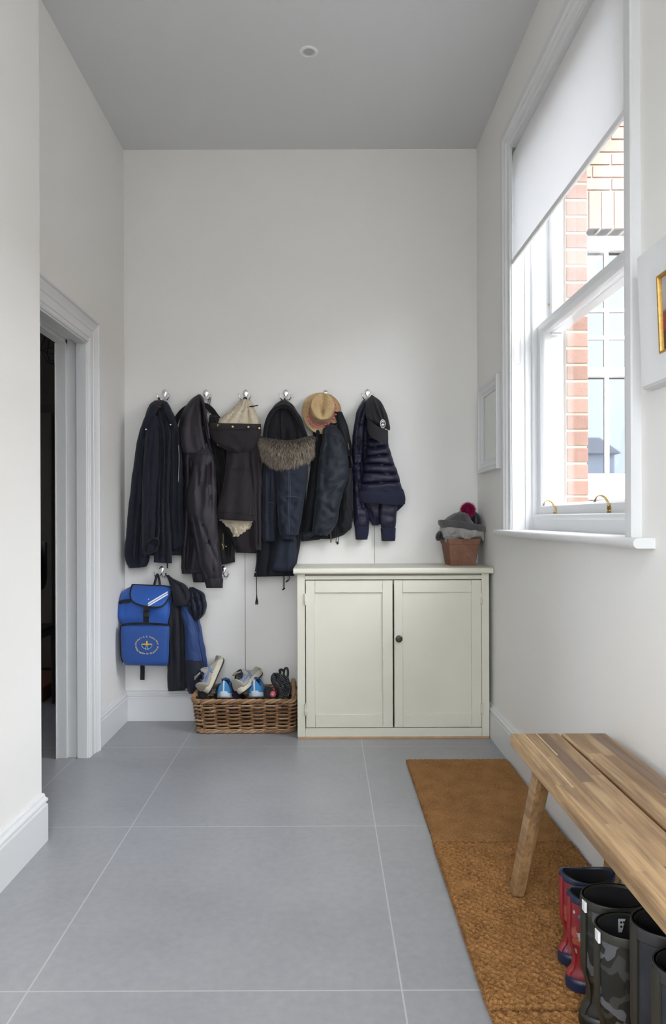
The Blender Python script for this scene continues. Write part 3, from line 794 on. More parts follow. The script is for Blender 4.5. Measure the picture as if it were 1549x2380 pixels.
red = boot_print('red rubber printed with small dinosaurs', (.20, .016, .02), [(.06, .13, .36), (.40, .40, .38), (.10, .20, .07), (.05, .09, .22), (.30, .07, .04), (.35, .35, .33)], 34, .42)
dk = mat('black rubber', (.012, .012, .012), .35); olive = mat('dark olive rubber', (.022, .022, .015), .42); grey_r = mat('scuffed dark blue grey rubber', (.018, .020, .026), .45, var=(14, .35))
kred = dict(shaft=red, sole=navy_rub, rim=navy_rub, strip=mat('red rubber strip', (.26, .02, .025), .35)); kcam = dict(shaft=camo_mat(), sole=dk, rim=olive, strip=olive); kdk = dict(shaft=grey_r, sole=dk, rim=mat('grey rubber rim', (.026, .026, .027), .4), strip=mat('olive brown rubber strip', (.026, .024, .016), .45))
boot('wellington_boot', .588, 1.765, .238, .132, .085, .19, kred, "small red dinosaur print wellington boot beside the far bench leg", .007)
boot('wellington_boot', .575, 1.668, .238, .130, .085, .19, kred, "small red dinosaur print wellington boot touching the olive camouflage boots", .007, yaw=-.05)
b3 = boot('wellington_boot', .562, 1.545, .300, .140, .105, .235, kcam, 'dark camouflage wellington boot just in front of the red ones', 0, True, yaw=.03)
b4 = boot('wellington_boot', .548, 1.428, .302, .128, .100, .235, kcam, 'dark camouflage wellington boot with white size label showing inside and side buckle', 0, True, yaw=-.03)
boot('wellington_boot', .582, 1.335, .362, .145, .108, .245, kdk, 'tall scuffed blue grey wellington boot behind the nearest one', 0, lean=.0)
boot('wellington_boot', .572, 1.225, .352, .145, .105, .245, kdk, 'tall scuffed blue grey wellington boot nearest the camera', 0, lean=.0)
bm = BM(); box(bm, .61, .642, 1.4715, 1.4725, .262, .29); q = obj('size_label', bm, mat('size label', (.55, .55, .53), .5), b4, smooth=False, label='white size label inside the shaft')
bm = BM()
rnd = random.Random(5)
for r_ in range(2):
    x = .614
    while x < .638:
        w = rnd.uniform(.002, .005); box(bm, x, x+w, 1.4708, 1.4716, .281-.009*r_, .285-.009*r_); x += w+.002
obj('size_print', bm, dk, q, smooth=False)
bm = BM(); sx, sy = .60, 1.372
rings(bm, [[Vector((sx+.03*u, sy+.002*d+.012*u*u, .20+.012*v-.03*u)) for v, d in ((-1, 0), (1, 0), (1, -1), (-1, -1))] for u in [i/8-.5 for i in range(9)]], True, True, True)
st = obj('strap', bm, dk, b4)
bm = BM(); mould(bm, sx+.012, sx+.028, .186, .206, [(0, 0), (.003, 0), (.003, .003), (0, .003)], lambda h, u, v: Vector((u, sy-.001-h, v)), closed=True); obj('buckle', bm, mat('dull metal buckle', (.3, .3, .28), .35, 1), st, smooth=False)
# ------------------------------------------------------------------ right wall: small white framed mirror, large framed picture
bm = BM()
fp = [(0, .0), (0, .012), (.006, .016), (.012, .017), (.020, .022), (.040, .024), (.046, .030), (.062, .030), (.064, .026), (.064, 0)]
y0, y1, z0, z1 = 3.417, 3.826, 1.370, 1.834
mr = empty('wall_mirror', RW(-.02, 3.62, 1.37), 'small rectangular mirror in a white wooden frame on the wall beside the window', 'mirror')
mould(bm, y0+.064, y1-.064, z0+.064, z1-.064, fp, rm, closed=True); obj('frame', bm, M['wood_paint'], mr, angle=25)
bm = BM(); rbox(bm, -.010, -.002, y0+.05, y1-.05, z0+.05, z1-.05); obj('mirror_glass', bm, mat('mirror glass', (.66, .68, .64), .02, 1), mr, smooth=False)
pic = empty('framed_picture', RW(-.02, 1.66, 1.47), 'picture with gold slip in a wide white frame hanging right of the window', 'picture')
def pt(h, u, v): return RW(-h-.012*(v-1.49)/.32-.002, u, v)
bm = BM()
pp = [(0, .0), (0, .016), (.010, .018), (.045, .020), (.062, .028), (.072, .030), (.078, .024), (.080, 0)]
py0, py1, pz0, pz1 = 1.40, 1.797, 1.548, 1.745
mould(bm, py0, py1, pz0, pz1, pp, pt, closed=True); obj('frame', bm, M['wood_paint'], pic, angle=25)
bm = BM(); mould(bm, py0+.006, py1-.010, pz0+.006, pz1-.008, [(0, .0), (0, .012), (.002, .018), (.006, .019), (.008, .016), (.008, 0)], pt, closed=True); obj('gold_slip', bm, mat('gold leaf', (.55, .33, .10), .35, .8, var=(80, .2)), pic, label='gilded inner slip')
def painting():
    t = NT('oil painting of a room with a red seat'); sp = t.n('SeparateXYZ'); t.l(t.co(), sp.inputs[0])
    z = t.math('ADD', sp.outputs[2], t.math('MULTIPLY', t.noise(14, 3), .03))
    c = t.ramp(t.math('MULTIPLY', z, 3.2), [(.0, (.02, .02, .02)), (.47, (.02, .018, .02)), (.5, (.25, .03, .03)), (.62, (.20, .06, .05)), (.66, (.42, .42, .40)), (.9, (.48, .48, .45))])
    t.set(col=c, rough=.5); return t.m
bm = BM(); rings(bm, [[pt(h, u, v) for u, v in ((py0, pz0), (py1, pz0), (py1, pz1), (py0, pz1))] for h in (.004, .008)], True, True, True); obj('painting', bm, painting(), pic, smooth=False)
# ------------------------------------------------------------------ cloth helpers
def cloth(name, col, rough=.85, weave=900, sheen=.06, crease=.25, var=.12):
    t = NT(name); n = t.noise(7, 4); k = var
    t.set(col=t.ramp(n, [(.3, tuple(c*(1-k) for c in col)), (.7, tuple(c*(1+k) for c in col))]), rough=rough, sheen=sheen, spec=.35)
    h = t.math('ADD', t.math('MULTIPLY', t.noise(38, 4, rough=.6), crease), t.math('MULTIPLY', t.noise(weave, 1), .10))
    t.bump(h, .55, .006)
    return t.m
def ss(c, p): return math.copysign(abs(c)**p, c)
def drape(bm, rows, n=56, step=3.0, folds=(), wr=(.006, 3.0, 1.0), seed=0, quilts=(), qd=.012, qw=5.0, bottom=0, sq=.8, capt=True, capb=True, mi=0, ribs=None):
    """hanging cloth body. rows: (py, left px, right px, back, front[, tilt px, sag px]); back/front = metres off the wall.
    folds: (u top, u bottom, half width, depth m, py from, py to); bottom > 0 makes an open hem with a lining going up that far (px)"""
    rows = [tuple(r) + (0,)*(7-len(r)) for r in rows]
    p0, p1 = rows[0][0], rows[-1][0]; m = max(4, int((p1-p0)/step)); rs = []
    def ring(s, shrink=0.0, up=0.0):
        _, xl, xr, bk, fr, tilt, sag = lerp_rows(rows, s)
        c_, hw = (xl+xr)/2, (xr-xl)/2; pts = []
        for j in range(n):
            a = 2*PI*j/n; c, si = ss(math.cos(a), sq), ss(math.sin(a), sq)
            fw = max(0.0, min(1.0, si*1.5+.35))
            d = bk + (fr-bk)*(.5+.5*si)
            q = 0
            for qp in quilts:
                e = (s-qp - 1.5*math.sin(c*2.3+qp))/qw
                if abs(e) < 3: q = max(q, math.exp(-e*e))
            d -= q*qd*fw
            hx = hw*(1 - q*qd*1.1) if quilts else hw
            for (u0, u1, w, dep, fa, fb) in folds:
                if fa-12 <= s <= fb+12:
                    t = max(0, min(1, (s-fa)/(fb-fa))); uc = u0+(u1-u0)*t
                    e = (c-uc)/w; k = min(1, max(0, (s-fa+12)/24))*min(1, max(0, (fb+12-s)/24))
                    d -= dep*math.exp(-e*e)*k*fw
            if ribs: d += ribs[1]*math.sin(c*ribs[0])*fw
            if wr[0]:
                d += wr[0]*fw*noise.noise((c*wr[1]+seed*3.1, s*.022*wr[2]+seed, seed*1.7))
                d += wr[0]*.3*fw*noise.noise((c*wr[1]*2.6+seed*2.3, s*.06*wr[2]-seed, seed*2.9))
            d = max(.003, d)
            ex = 1.3*noise.noise((s*.05, seed*4.4+(5 if c > 0 else 0), 2.2))*abs(c) if wr[0] else 0
            if shrink: d = d + (bk+(fr-bk)*.5 - d)*shrink
            pts.append(P(c_ + hx*(1-shrink*.5)*c + ex*(1-shrink), s + tilt*c + sag*si - up, BACK_Y-d))
        return pts
    if capt:
        rs.append(ring(p0, .62, 1.6)); rs.append(ring(p0, .3, 1.1)); rs.append(ring(p0, .1, .4))
    for i in range(m+1): rs.append(ring(p0 + (p1-p0)*i/m))
    if bottom:
        rs.append(ring(p1, .06, -.6)); rs.append(ring(p1, .14, .4))
        for k in range(1, 5): rs.append(ring(p1, .16+.02*k, bottom*k/4))
    return rings(bm, rs, True, capt, capb, mi)
def dpart(name, m, parent, rows, label=None, **k):
    bm = BM(); drape(bm, rows, **k); return obj(name, bm, m, parent, angle=70, label=label)
def ptube(bm, pts, r, n=8, ns=None, flat=1.0, mi=0):
    """tube through (px, py, metres off the wall) points"""
    q = [P(a, b, BACK_Y-d) for a, b, d in pts]
    return tube(bm, spline(q, ns or len(q)*6) if len(q) > 2 else q, r, n, True, mi, flat)
def tpart(name, m, parent, pts, r, label=None, **k):
    bm = BM(); ptube(bm, pts, r, **k); return obj(name, bm, m, parent, label=label)
def band(bm, pts, w, th=.002, mi=0, ns=None):
    """flat strap lying parallel to the wall through (px, py, off) points, w metres wide"""
    q = spline([P(a, b, BACK_Y-d) for a, b, d in pts], ns or len(pts)*6); rs = []
    for i, p in enumerate(q):
        t = (q[min(i+1, len(q)-1)] - q[max(i-1, 0)]).normalized(); s = t.cross(Vector((0, -1, 0)))
        s = s.normalized()*w/2 if s.length > 1e-4 else Vector((w/2, 0, 0)); f = s.cross(t).normalized()*th/2
        rs.append([p-s-f, p+s-f, p+s+f, p-s+f])
    rings(bm, rs, True, True, True, mi)
def bpart(name, m, parent, pts, w, th=.002, label=None, **k):
    bm = BM(); band(bm, pts, w, th, **k); return obj(name, bm, m, parent, label=label, angle=30)
def stud(name, m, parent, px, py, off, r=.004, hole=False):
    bm = BM(); c = P(px, py, BACK_Y-off)
    lathe(bm, [(r*.45, .0005), (r*.5, -.0012), (r*.8, -.0022), (r, -.001), (r, .003)] if hole else [(r*.1, -.0028), (r*.6, -.0024), (r, -.0005), (r, .003)], c, 'Y', 14, True, True)
    # lathe about Y: front is -y
    return obj(name, bm, m, parent)
def hairs(bm, base, n, length, width, dirf, seed, lay):
    """base(rnd) -> (point, normal, tone); dirf(normal, rnd) -> direction"""
    rnd = random.Random(seed)
    for i in range(n):
        p, nn, tone = base(rnd); d = dirf(nn, rnd); L = length*rnd.uniform(.65, 1.15)
        side = d.cross(Vector((rnd.uniform(-1, 1), rnd.uniform(-1, 1), rnd.uniform(-1, 1))))
        if side.length < 1e-5: continue
        side = side.normalized()*width; bend = Vector((0, 0, -L*.18))
        a = [p-side, p+side]; b = [p+d*L*.5-side*.8+bend*.3, p+d*L*.5+side*.8+bend*.3]; c = p+d*L+bend
        va, vb, vc = [bm.verts.new(q) for q in a], [bm.verts.new(q) for q in b], bm.verts.new(c)
        f1 = bm.faces.new((va[0], va[1], vb[1], vb[0])); f2 = bm.faces.new((vb[0], vb[1], vc))
        f1[lay] = tone*.75; f2[lay] = min(1, tone)
def hair_mat(name, stops, rough=.6):
    t = NT(name); a = t.n('Attribute'); a.attribute_name = 'tone'
    t.set(col=t.ramp(a.outputs['Fac'], stops), rough=rough, spec=.25); return t.m
def sherpa(bm, rows, seed, amp=.008, **k):
    drape(bm, rows, step=1.6, n=96, wr=(.008, 3, 1.2), seed=seed, **k)
    bm.normal_update()
    for v in bm.verts:
        c = v.co*105
        v.co += v.normal*amp*1.7*(abs(noise.noise(c)) + .6*abs(noise.noise(c*2.0)))
M['navy'] = cloth('navy softshell cloth', (0.0085, 0.0108, 0.0205), .85)
M['navy_in'] = cloth('dark navy lining', (0.0037, 0.0037, 0.0062), .95)
M['wax'] = cloth('dark waxed cotton', (.0205, .0175, .0235), .5, sheen=.0, crease=.35, var=.25)
M['parka'] = cloth('charcoal brown canvas', (0.0211, 0.0170, 0.0198), .85)
M['parka_in'] = cloth('black brown lining', (0.0037, 0.0037, 0.0043), .95)
M['denim'] = cloth('dark denim blue cotton', (0.0124, 0.0167, 0.0298), .8, crease=.4)
M['denim_d'] = cloth('very dark navy cotton', (0.0050, 0.0056, 0.0099), .9)
M['plush'] = cloth('black navy plush', (0.0043, 0.0043, 0.0074), .9, sheen=.15, weave=300)
M['teal'] = cloth('dark teal navy nylon', (0.0105, 0.0155, 0.0236), .62, crease=.4)
M['teal_d'] = cloth('black navy nylon', (0.0043, 0.0050, 0.0074), .75)
M['puffer'] = cloth('shiny navy quilted nylon', (0.0130, 0.0136, 0.0322), .47, sheen=.0, crease=.45)
M['rib'] = cloth('navy ribbed knit', (0.0112, 0.0136, 0.0341), .9)
M['black_cloth'] = cloth('black cotton', (0.0062, 0.0062, 0.0068), .85)
M['cap_cloth'] = cloth('faded black cap cotton', (0.0124, 0.0112, 0.0130), .85)
M['cream_fleece'] = cloth('cream sherpa fleece', (.60, .52, .39), .95, weave=500, var=.1)
M['strap'] = mat('black webbing', (.012, .012, .012), .8)
M['snap'] = mat('pale metal snap', (.7, .68, .62), .3, 1)
M['gold'] = mat('brass fitting', (.55, .43, .2), .3, 1)
# ------------------------------------------------------------------ coat hooks
def coat_hook(px, py, label):
    c = P(px, py, BACK_Y-.002)
    root = empty('coat_hook', (c.x, BACK_Y, c.z), label, 'coat hook', 'double chrome coat hooks on the back wall')
    bm = BM(); out = []
    for i in range(28):
        a = 2*PI*i/28; z = math.sin(a)*.027; w = .0165 if z > .004 else .0165*(1-.55*min(1, (.004-z)/.02))
        out.append((math.cos(a)*w, z))
    rs = []
    for k, (s, d) in enumerate(((1, .0), (1, .003), (.86, .006), (.5, .0075))):
        rs.append([Vector((c.x+x*s, BACK_Y-d, c.z+.004+z*s)) for x, z in out])
    rings(bm, rs, True, True, True); obj('backplate', bm, M['chrome'], root, angle=60)
    for s in (-1, 1):
        bm = BM()
        pts = [(0, .006, -.014), (s*.008, .018, -.026), (s*.020, .030, -.030), (s*.030, .040, -.020), (s*.034, .044, -.004)]
        q = spline([Vector((c.x+x, BACK_Y-d, c.z+z)) for x, d, z in pts], 18)
        tube(bm, q, lambda t: .0046-.0012*t, 10); sphere(bm, q[-1], .0052, 12, 8)
        obj('prong', bm, M['chrome'], root)
    bm = BM()
    for z in (.016, -.006): sphere(bm, (c.x, BACK_Y-.0075, c.z+z), .0032, 10, 6, (1, .4, 1))
    obj('screw', bm, M['snap'], root, smooth=True)
    return root
hk = coat_hook(383, 918, 'chrome double coat hook above the navy softshell jacket')
def hook_copy(px, py, label):
    c = P(px, py, BACK_Y-.002); h = copy_tree(hk, (c.x, BACK_Y, c.z)); h['label'] = label; return h
hook_copy(479, 918, 'chrome double coat hook above the hood of the waxed jacket')
hook_copy(571.5, 918, 'chrome double coat hook above the cream fleece hood')
hook_copy(665, 918, 'chrome double coat hook above the fur trimmed hood')
hook_copy(757, 919, 'chrome double coat hook behind the straw hat')
hook_copy(855, 917, 'chrome double coat hook holding the puffer jacket and black cap')
hook_copy(376, 1328, 'lower chrome coat hook holding the blue school bag')
hook_copy(520, 1328, 'lower chrome coat hook half hidden by the waxed sleeve')
CG = 'coats and jackets on the back wall hooks'
def coat(name, px, py, label, cat='jacket'):
    p = P(px, py, BACK_Y-.06); return empty(name, (p.x, BACK_Y-.06, p.z), label, cat, CG)
# ------------------------------------------------------------------ 1 navy softshell
g = coat('softshell_jacket', 372, 1310, 'plain navy softshell jacket with two snaps on the collar, leftmost on the hooks')
tpart('hanging_loop', M['strap'], g, [(366, 938, .05), (370, 924, .045), (374, 938, .05)], .0025)
dpart('body', M['navy'], g, [(936, 352, 390, .012, .06), (950, 343, 398, .01, .09), (980, 334, 410, .008, .11), (1015, 327, 415, .008, .12), (1060, 322, 420, .008, .125), (1130, 320, 424, .01, .13), (1200, 318, 426, .01, .13), (1260, 322, 428, .01, .125), (1290, 332, 427, .01, .11)], folds=[(-.2, -.1, .10, .03, 960, 1290), (.35, .45, .12, .03, 1000, 1290), (.62, .72, .08, .02, 1010, 1290)], seed=1, bottom=14)
dpart('sleeve', M['navy'], g, [(984, 331, 340, .03, .07), (1000, 325, 346, .03, .10), (1030, 318, 350, .02, .13), (1100, 308, 352, .015, .14), (1170, 300, 352, .012, .14), (1230, 294, 350, .012, .13), (1280, 290, 349, .012, .125), (1305, 292, 346, .015, .12), (1317, 299, 342, .02, .11, -2, 2)], folds=[(.3, .1, .14, .03, 1040, 1312), (-.4, -.3, .12, .018, 1100, 1305)], seed=2, bottom=16)
dpart('sleeve', M['navy'], g, [(968, 345, 366, .08, .13), (1000, 340, 372, .08, .165), (1050, 335, 375, .08, .18), (1110, 331, 373, .085, .185), (1180, 330, 371, .09, .19), (1235, 330, 371, .09, .19), (1262, 331, 370, .09, .186, -2), (1280, 333, 367, .09, .18, -4), (1288, 337, 361, .10, .17, -5)], folds=[(.8, .5, .22, .03, 1000, 1262), (-.1, -.2, .15, .010, 1010, 1250)], seed=3, bottom=26)
cc = [(352+17.5*math.cos(a)-3*math.sin(a), 1269+17*math.sin(a)-5*math.cos(a), .186-.008*math.sin(a)) for a in [2*PI*i/28 for i in range(29)]]
tpart('cuff', M['navy'], g, cc, .0042, ns=57)
bm = BM(); rings(bm, [[P(352+(x-352)*s, 1269+(y-1269)*s, BACK_Y-o+(1-s)*.012) for x, y, o in cc[:-1]] for s in (.97, .7, .35)], True, False, True); obj('cuff_shade_disc', bm, M['navy_in'], g)  # dark disc standing in for the shade inside the sleeve opening
dpart('front_panel', M['navy'], g, [(955, 362, 388, .07, .11), (1000, 366, 398, .07, .145), (1080, 368, 397, .075, .155), (1160, 367, 394, .08, .16), (1230, 363, 397, .08, .16), (1280, 359, 400, .08, .15), (1307, 357, 400, .085, .14, 1, 1)], folds=[(.25, .3, .16, .03, 975, 1300), (-.45, -.4, .15, .02, 1000, 1300)], seed=4, bottom=10)
dpart('front_panel', M['navy'], g, [(985, 394, 412, .07, .12), (1020, 394, 420, .06, .135), (1100, 397, 425, .06, .14), (1180, 396, 426, .06, .14), (1240, 396, 428, .06, .135), (1272, 402, 428, .06, .12, -6, 0)], folds=[(.1, -.2, .3, .01, 1000, 1260)], seed=5, bottom=8)
bm = BM()
drape(bm, [(932, 358, 384, .03, .075), (940, 348, 378, .045, .12), (955, 342, 366, .06, .145), (975, 334, 357, .07, .155), (995, 328, 349, .07, .15), (1018, 326, 334, .07, .12)], seed=6, folds=[(.3, .4, .2, .01, 945, 1010)], n=36)
obj('collar', bm, M['navy'], g, angle=70)
bm = BM()
drape(bm, [(934, 368, 388, .04, .09), (946, 378, 397, .06, .12), (962, 385, 402, .07, .15), (982, 394, 409, .075, .15), (996, 399, 409, .075, .13)], seed=7, n=32)
obj('collar', bm, M['navy'], g, angle=70)
bm = BM(); drape(bm, [(938, 360, 378, .06, .10), (955, 360, 382, .07, .112), (985, 364, 384, .07, .12)], n=24, seed=8); obj('neck_lining', bm, M['navy_in'], g)
bm = BM(); band(bm, [(359.5, 946, .125), (367, 945, .126), (374, 946, .125)], .007); obj('neck_label', bm, mat('dark red woven label', (.10, .012, .02), .8), g, label='dark red neck label')
stud('snap', M['snap'], g, 339.5, 998, .158, .0045); stud('snap', M['snap'], g, 396.5, 987, .155, .0045)
tpart('zip', M['snap'], g, [(415, 1035, .133), (416.5, 1060, .137), (416, 1090, .138), (414.5, 1120, .140)], .0011)
bpart('zip_tape', M['navy_in'], g, [(409, 1010, .136), (413, 1060, .141), (412, 1150, .143), (415, 1240, .140)], .008)
bpart('drawcord', M['strap'], g, [(389, 1296, .06), (389, 1308, .06), (389.5, 1321, .06)], .007)
# ------------------------------------------------------------------ 2 waxed jacket, and the tote and black jacket behind it
g = coat('tote_bag', 470, 1010, 'white bag with black arched rim hanging half hidden behind the waxed jacket hood', 'bag'); g['group'] = 'bags on the hooks'
dpart('body', mat('pale grey white canvas', (.62, .63, .64), .8, bump=(300, .2, .002)), g, [(950, 430, 488, .006, .018), (968, 416, 498, .005, .024), (1000, 408, 507, .005, .028), (1030, 406, 508, .005, .028)], seed=11)
bpart('rim', M['black_cloth'], g, [(406, 992, .026), (412, 972, .028), (430, 951, .03), (455, 941, .032), (478, 943, .032), (492, 953, .032), (503, 968, .03), (512, 978, .028)], .030, .004)
for x in (483.5, 487.5):
    bpart('strap', mat('grey webbing strap', (.22, .21, .20), .8), g, [(x+2, 927, .032), (x, 940, .03), (x, 960, .024)], .006)
g = coat('black_jacket', 525, 1315, 'black jacket with gold zip pull hanging behind the fleece lined parka')
dpart('body', M['black_cloth'], g, [(965, 488, 506, .006, .04), (990, 484, 520, .006, .07), (1040, 488, 535, .006, .085), (1100, 494, 540, .006, .09), (1180, 498, 543, .006, .09), (1260, 500, 546, .006, .085), (1310, 503, 546, .006, .07, -4)], folds=[(-.2, .1, .2, .03, 1000, 1300), (.5, .4, .12, .02, 1040, 1300)], seed=12, bottom=10)
dpart('collar', M['black_cloth'], g, [(968, 487, 507, .04, .09), (985, 486, 514, .04, .11), (1010, 490, 524, .04, .115), (1032, 494, 526, .04, .10)], seed=14)
tpart('zip', M['gold'], g, [(519, 1240, .089), (519, 1262, .089), (518, 1272, .088)], .0012)
bm = BM(); ptube(bm, [(516, 1264, .093), (520, 1272, .093), (518, 1278, .092)], .0022); ptube(bm, [(522, 1266, .093), (517, 1274, .093)], .0018); obj('zip_pull', bm, M['gold'], g)
stud('rivet', M['gold'], g, 526, 1270, .086, .0045, True); stud('rivet', M['gold'], g, 506, 1034, .115, .004, True)
tpart('edge_cord', M['gold'], g, [(504, 1030, .117), (510, 1038, .118), (522, 1040, .115)], .0009)
g = coat('waxed_jacket', 470, 1350, 'long dark waxed cotton jacket with pointed hood, second from the left')
hood_rows = [(918, 459, 467, .02, .06), (923, 450, 472, .02, .08), (932, 440, 475, .015, .105), (950, 428, 479, .012, .125), (975, 419, 483, .012, .14), (1000, 415, 487, .012, .15), (1030, 416, 492, .014, .155), (1052, 421, 498, .02, .15)]
dpart('hood', M['wax'], g, hood_rows, folds=[(.55, .72, .07, .028, 930, 1050), (-.1, -.25, .25, .014, 940, 1050), (.15, .3, .1, .012, 960, 1050)], seed=21)
tpart('hood_edge', M['wax'], g, [(466, 922, .085), (473, 938, .112), (478, 962, .13), (483, 990, .14), (487, 1020, .145)], .006)
dpart('body', M['wax'], g, [(1030, 420, 495, .01, .13), (1080, 425, 501, .01, .14), (1150, 426, 503, .01, .14), (1220, 424, 500, .01, .14), (1280, 422, 492, .01, .135), (1318, 421, 484, .01, .13), (1333, 422, 480, .012, .12)], folds=[(-.45, -.55, .14, .035, 1060, 1330), (-.05, -.1, .12, .02, 1060, 1330)], seed=22, bottom=12, wr=(.006, 4, 1.0))
bpart('hem_seam', M['parka_in'], g, [(421.5, 1320, .122), (440, 1322, .138), (470, 1322, .138)], .0018)
dpart('sleeve', M['wax'], g, [(1040, 458, 488, .06, .145), (1056, 450, 497, .05, .163), (1080, 446, 502, .05, .178), (1120, 438, 504, .055, .188), (1155, 432, 505, .06, .192), (1185, 434, 505, .07, .192), (1225, 444, 507, .08, .195), (1270, 453, 511, .08, .195), (1320, 464, 516, .08, .19), (1352, 476, 518, .08, .18), (1364, 479, 518, .085, .17, 0, 1)], folds=[(-.62, -.5, .10, .010, 1200, 1350), (.1, .05, .10, .014, 1070, 1165), (.5, .6, .12, .016, 1070, 1185), (-.5, .0, .14, .014, 1085, 1180), (-.2, .5, .10, .010, 1215, 1300), (.3, .1, .1, .008, 1290, 1345)], seed=23, bottom=16, wr=(.006, 4.2, 1.2))
dpart('cuff', M['wax'], g, [(1344, 473, 519, .077, .184), (1354, 477, 519.5, .077, .182), (1366, 479, 519, .082, .176)], seed=24, bottom=14, capt=False)
bm = BM()
ptube(bm, [(448, 1195, .196), (456, 1232, .201), (464, 1280, .202), (474, 1330, .197), (480, 1350, .19)], .0009); ptube(bm, [(451, 1196, .198), (459, 1232, .203), (467, 1280, .204), (477, 1330, .199)], .0009)
ptube(bm, [(428, 1057, .135), (445, 1056, .167), (470, 1056, .182), (498, 1058, .16)], .0009)
obj('stitching', bm, M['parka_in'], g)
dpart('sleeve', M['wax'], g, [(1290, 446, 480, .03, .10), (1330, 447, 481, .03, .11), (1346, 448, 481, .03, .105), (1352, 449, 480, .035, .10, 0, 1)], seed=25, bottom=14)
# ------------------------------------------------------------------ 3 parka with cream fleece lining
g = coat('fleece_lined_parka', 555, 1285, 'charcoal parka with cream fleece hood lining and snap studs')
bpart('hanging_loop', M['strap'], g, [(567, 938, .05), (568, 926, .046), (573, 926, .046), (574, 938, .05)], .009, .003)
bm = BM()
sherpa(bm, [(931, 563, 578, .02, .06), (938, 556, 584, .018, .08), (950, 544, 589, .016, .10), (965, 526, 595, .016, .115), (980, 508, 602, .016, .125), (996, 496, 606, .02, .13)], 31, .007, folds=[(.0, -.1, .12, .02, 945, 996), (.45, .5, .12, .018, 945, 996), (-.5, -.5, .15, .012, 965, 996)])
obj('hood_lining', bm, M['cream_fleece'], g, angle=180, label='cream fleece hood lining')
dpart('hood', M['parka'], g, [(986, 487, 607, .03, .13, 1, 0), (994, 486, 608, .022, .155, 1, 0), (1006, 487, 607, .02, .175, 1), (1020, 494, 604, .02, .185), (1034, 507, 596, .025, .185), (1046, 524, 584, .035, .175), (1054, 542, 572, .05, .15)], folds=[(-.2, .1, .2, .014, 1012, 1052), (.45, .3, .16, .014, 1016, 1050)], seed=32, wr=(.01, 2.2, 2.4), capt=False, capb=True)
bm = BM()
drape(bm, [(984, 487, 607, .035, .150, 1), (986, 486.5, 607.5, .03, .163, 1), (996, 486.5, 607.5, .026, .171, 1), (999, 487, 607, .026, .168, 1)], n=64, step=1.5, wr=(.003, 3, 1), seed=33, bottom=0, capt=False, capb=False)
obj('hood_band', bm, M['parka'], g)
for x, y, o in ((507.5, 988.5, .158), (541.5, 991.5, .174), (578, 992, .171), (603.5, 995, .142)): stud('stud', M['gold'], g, x, y, o, .0066, True)
tpart('hood_cord', M['strap'], g, [(580, 945, .09), (590, 944, .09), (600, 942, .085)], .0032)
dpart('back_flap', M['parka'], g, [(1040, 545, 604, .01, .10), (1100, 560, 606, .01, .11), (1180, 556, 607, .01, .11), (1220, 530, 607, .01, .105), (1245, 538, 607, .01, .10), (1268, 545, 606, .01, .095), (1285, 549, 603, .012, .085, 1)], folds=[(.3, .35, .1, .02, 1060, 1280)], seed=34, bottom=10)
dpart('sleeve', M['parka'], g, [(1028, 575, 603, .05, .12), (1060, 578, 607, .04, .145), (1120, 584, 608, .04, .15), (1190, 588, 608, .04, .145), (1240, 592, 608, .04, .14), (1278, 593, 607, .045, .125, 1)], folds=[(.1, -.1, .3, .014, 1050, 1270)], seed=35, bottom=12)
bm = BM()
sherpa(bm, [(1196, 504, 592, .05, .115), (1206, 510, 592, .05, .115), (1216, 520, 588, .05, .11), (1228, 534, 580, .05, .105), (1238, 541, 568, .05, .10), (1248, 542, 552, .06, .09)], 36, .007)
obj('fleece_lining', bm, M['cream_fleece'], g, angle=180, label='cream fleece lining at the hem')
dpart('front', M['parka'], g, [(1036, 528, 590, .05, .13), (1060, 526, 590, .05, .155), (1100, 523, 593, .05, .165), (1140, 516, 594, .05, .172), (1172, 508, 595, .05, .176), (1196, 502, 597, .05, .176, 2, 2), (1206, 499, 597, .05, .168, 3, 3)], folds=[(.75, .7, .14, .02, 1045, 1200), (-.1, -.2, .22, .012, 1060, 1200)], seed=37, bottom=9, wr=(.007, 3, 1.2))
bm = BM()
for d in (0, 5): ptube(bm, [(524, 1090+d, .135), (540, 1088+d, .158), (560, 1089+d, .168), (580, 1090+d, .155)], .0008)
ptube(bm, [(502, 1192, .14), (520, 1190, .168), (550, 1192, .178), (580, 1196, .165), (595, 1199, .14)], .0009)
obj('stitching', bm, M['parka_in'], g)
dpart('hem_edge', M['parka_in'], g, [(1200, 500, 512, .045, .10), (1215, 506, 522, .045, .10), (1232, 520, 538, .045, .098), (1250, 533, 546, .045, .095), (1268, 541, 552, .045, .09)], seed=38, n=28)
# ------------------------------------------------------------------ 4 navy parka with fur
g = coat('fur_hood_parka', 650, 1335, 'navy parka with grey brown fur round its plush lined hood')
tpart('hanging_loop', M['strap'], g, [(659, 940, .05), (662, 926, .045), (666, 940, .05)], .0025)
dpart('body', M['denim_d'], g, [(1030, 614, 704, .01, .08), (1080, 610, 714, .01, .10), (1150, 608, 712, .01, .105), (1220, 604, 704, .01, .105), (1290, 597, 694, .01, .105), (1325, 593, 686, .01, .10), (1339, 591, 684, .012, .095, -1)], folds=[(-.35, -.4, .1, .03, 1060, 1335), (.1, 0, .1, .02, 1060, 1335)], seed=41, bottom=12)
dpart('front_flap', M['denim'], g, [(1230, 648, 692, .05, .10), (1260, 644, 691, .05, .115), (1290, 637, 689, .05, .122), (1318, 631, 686, .05, .12), (1327, 634, 684, .055, .11, 1, 0)], folds=[(-.2, -.3, .3, .01, 1240, 1320)], seed=42, bottom=9)
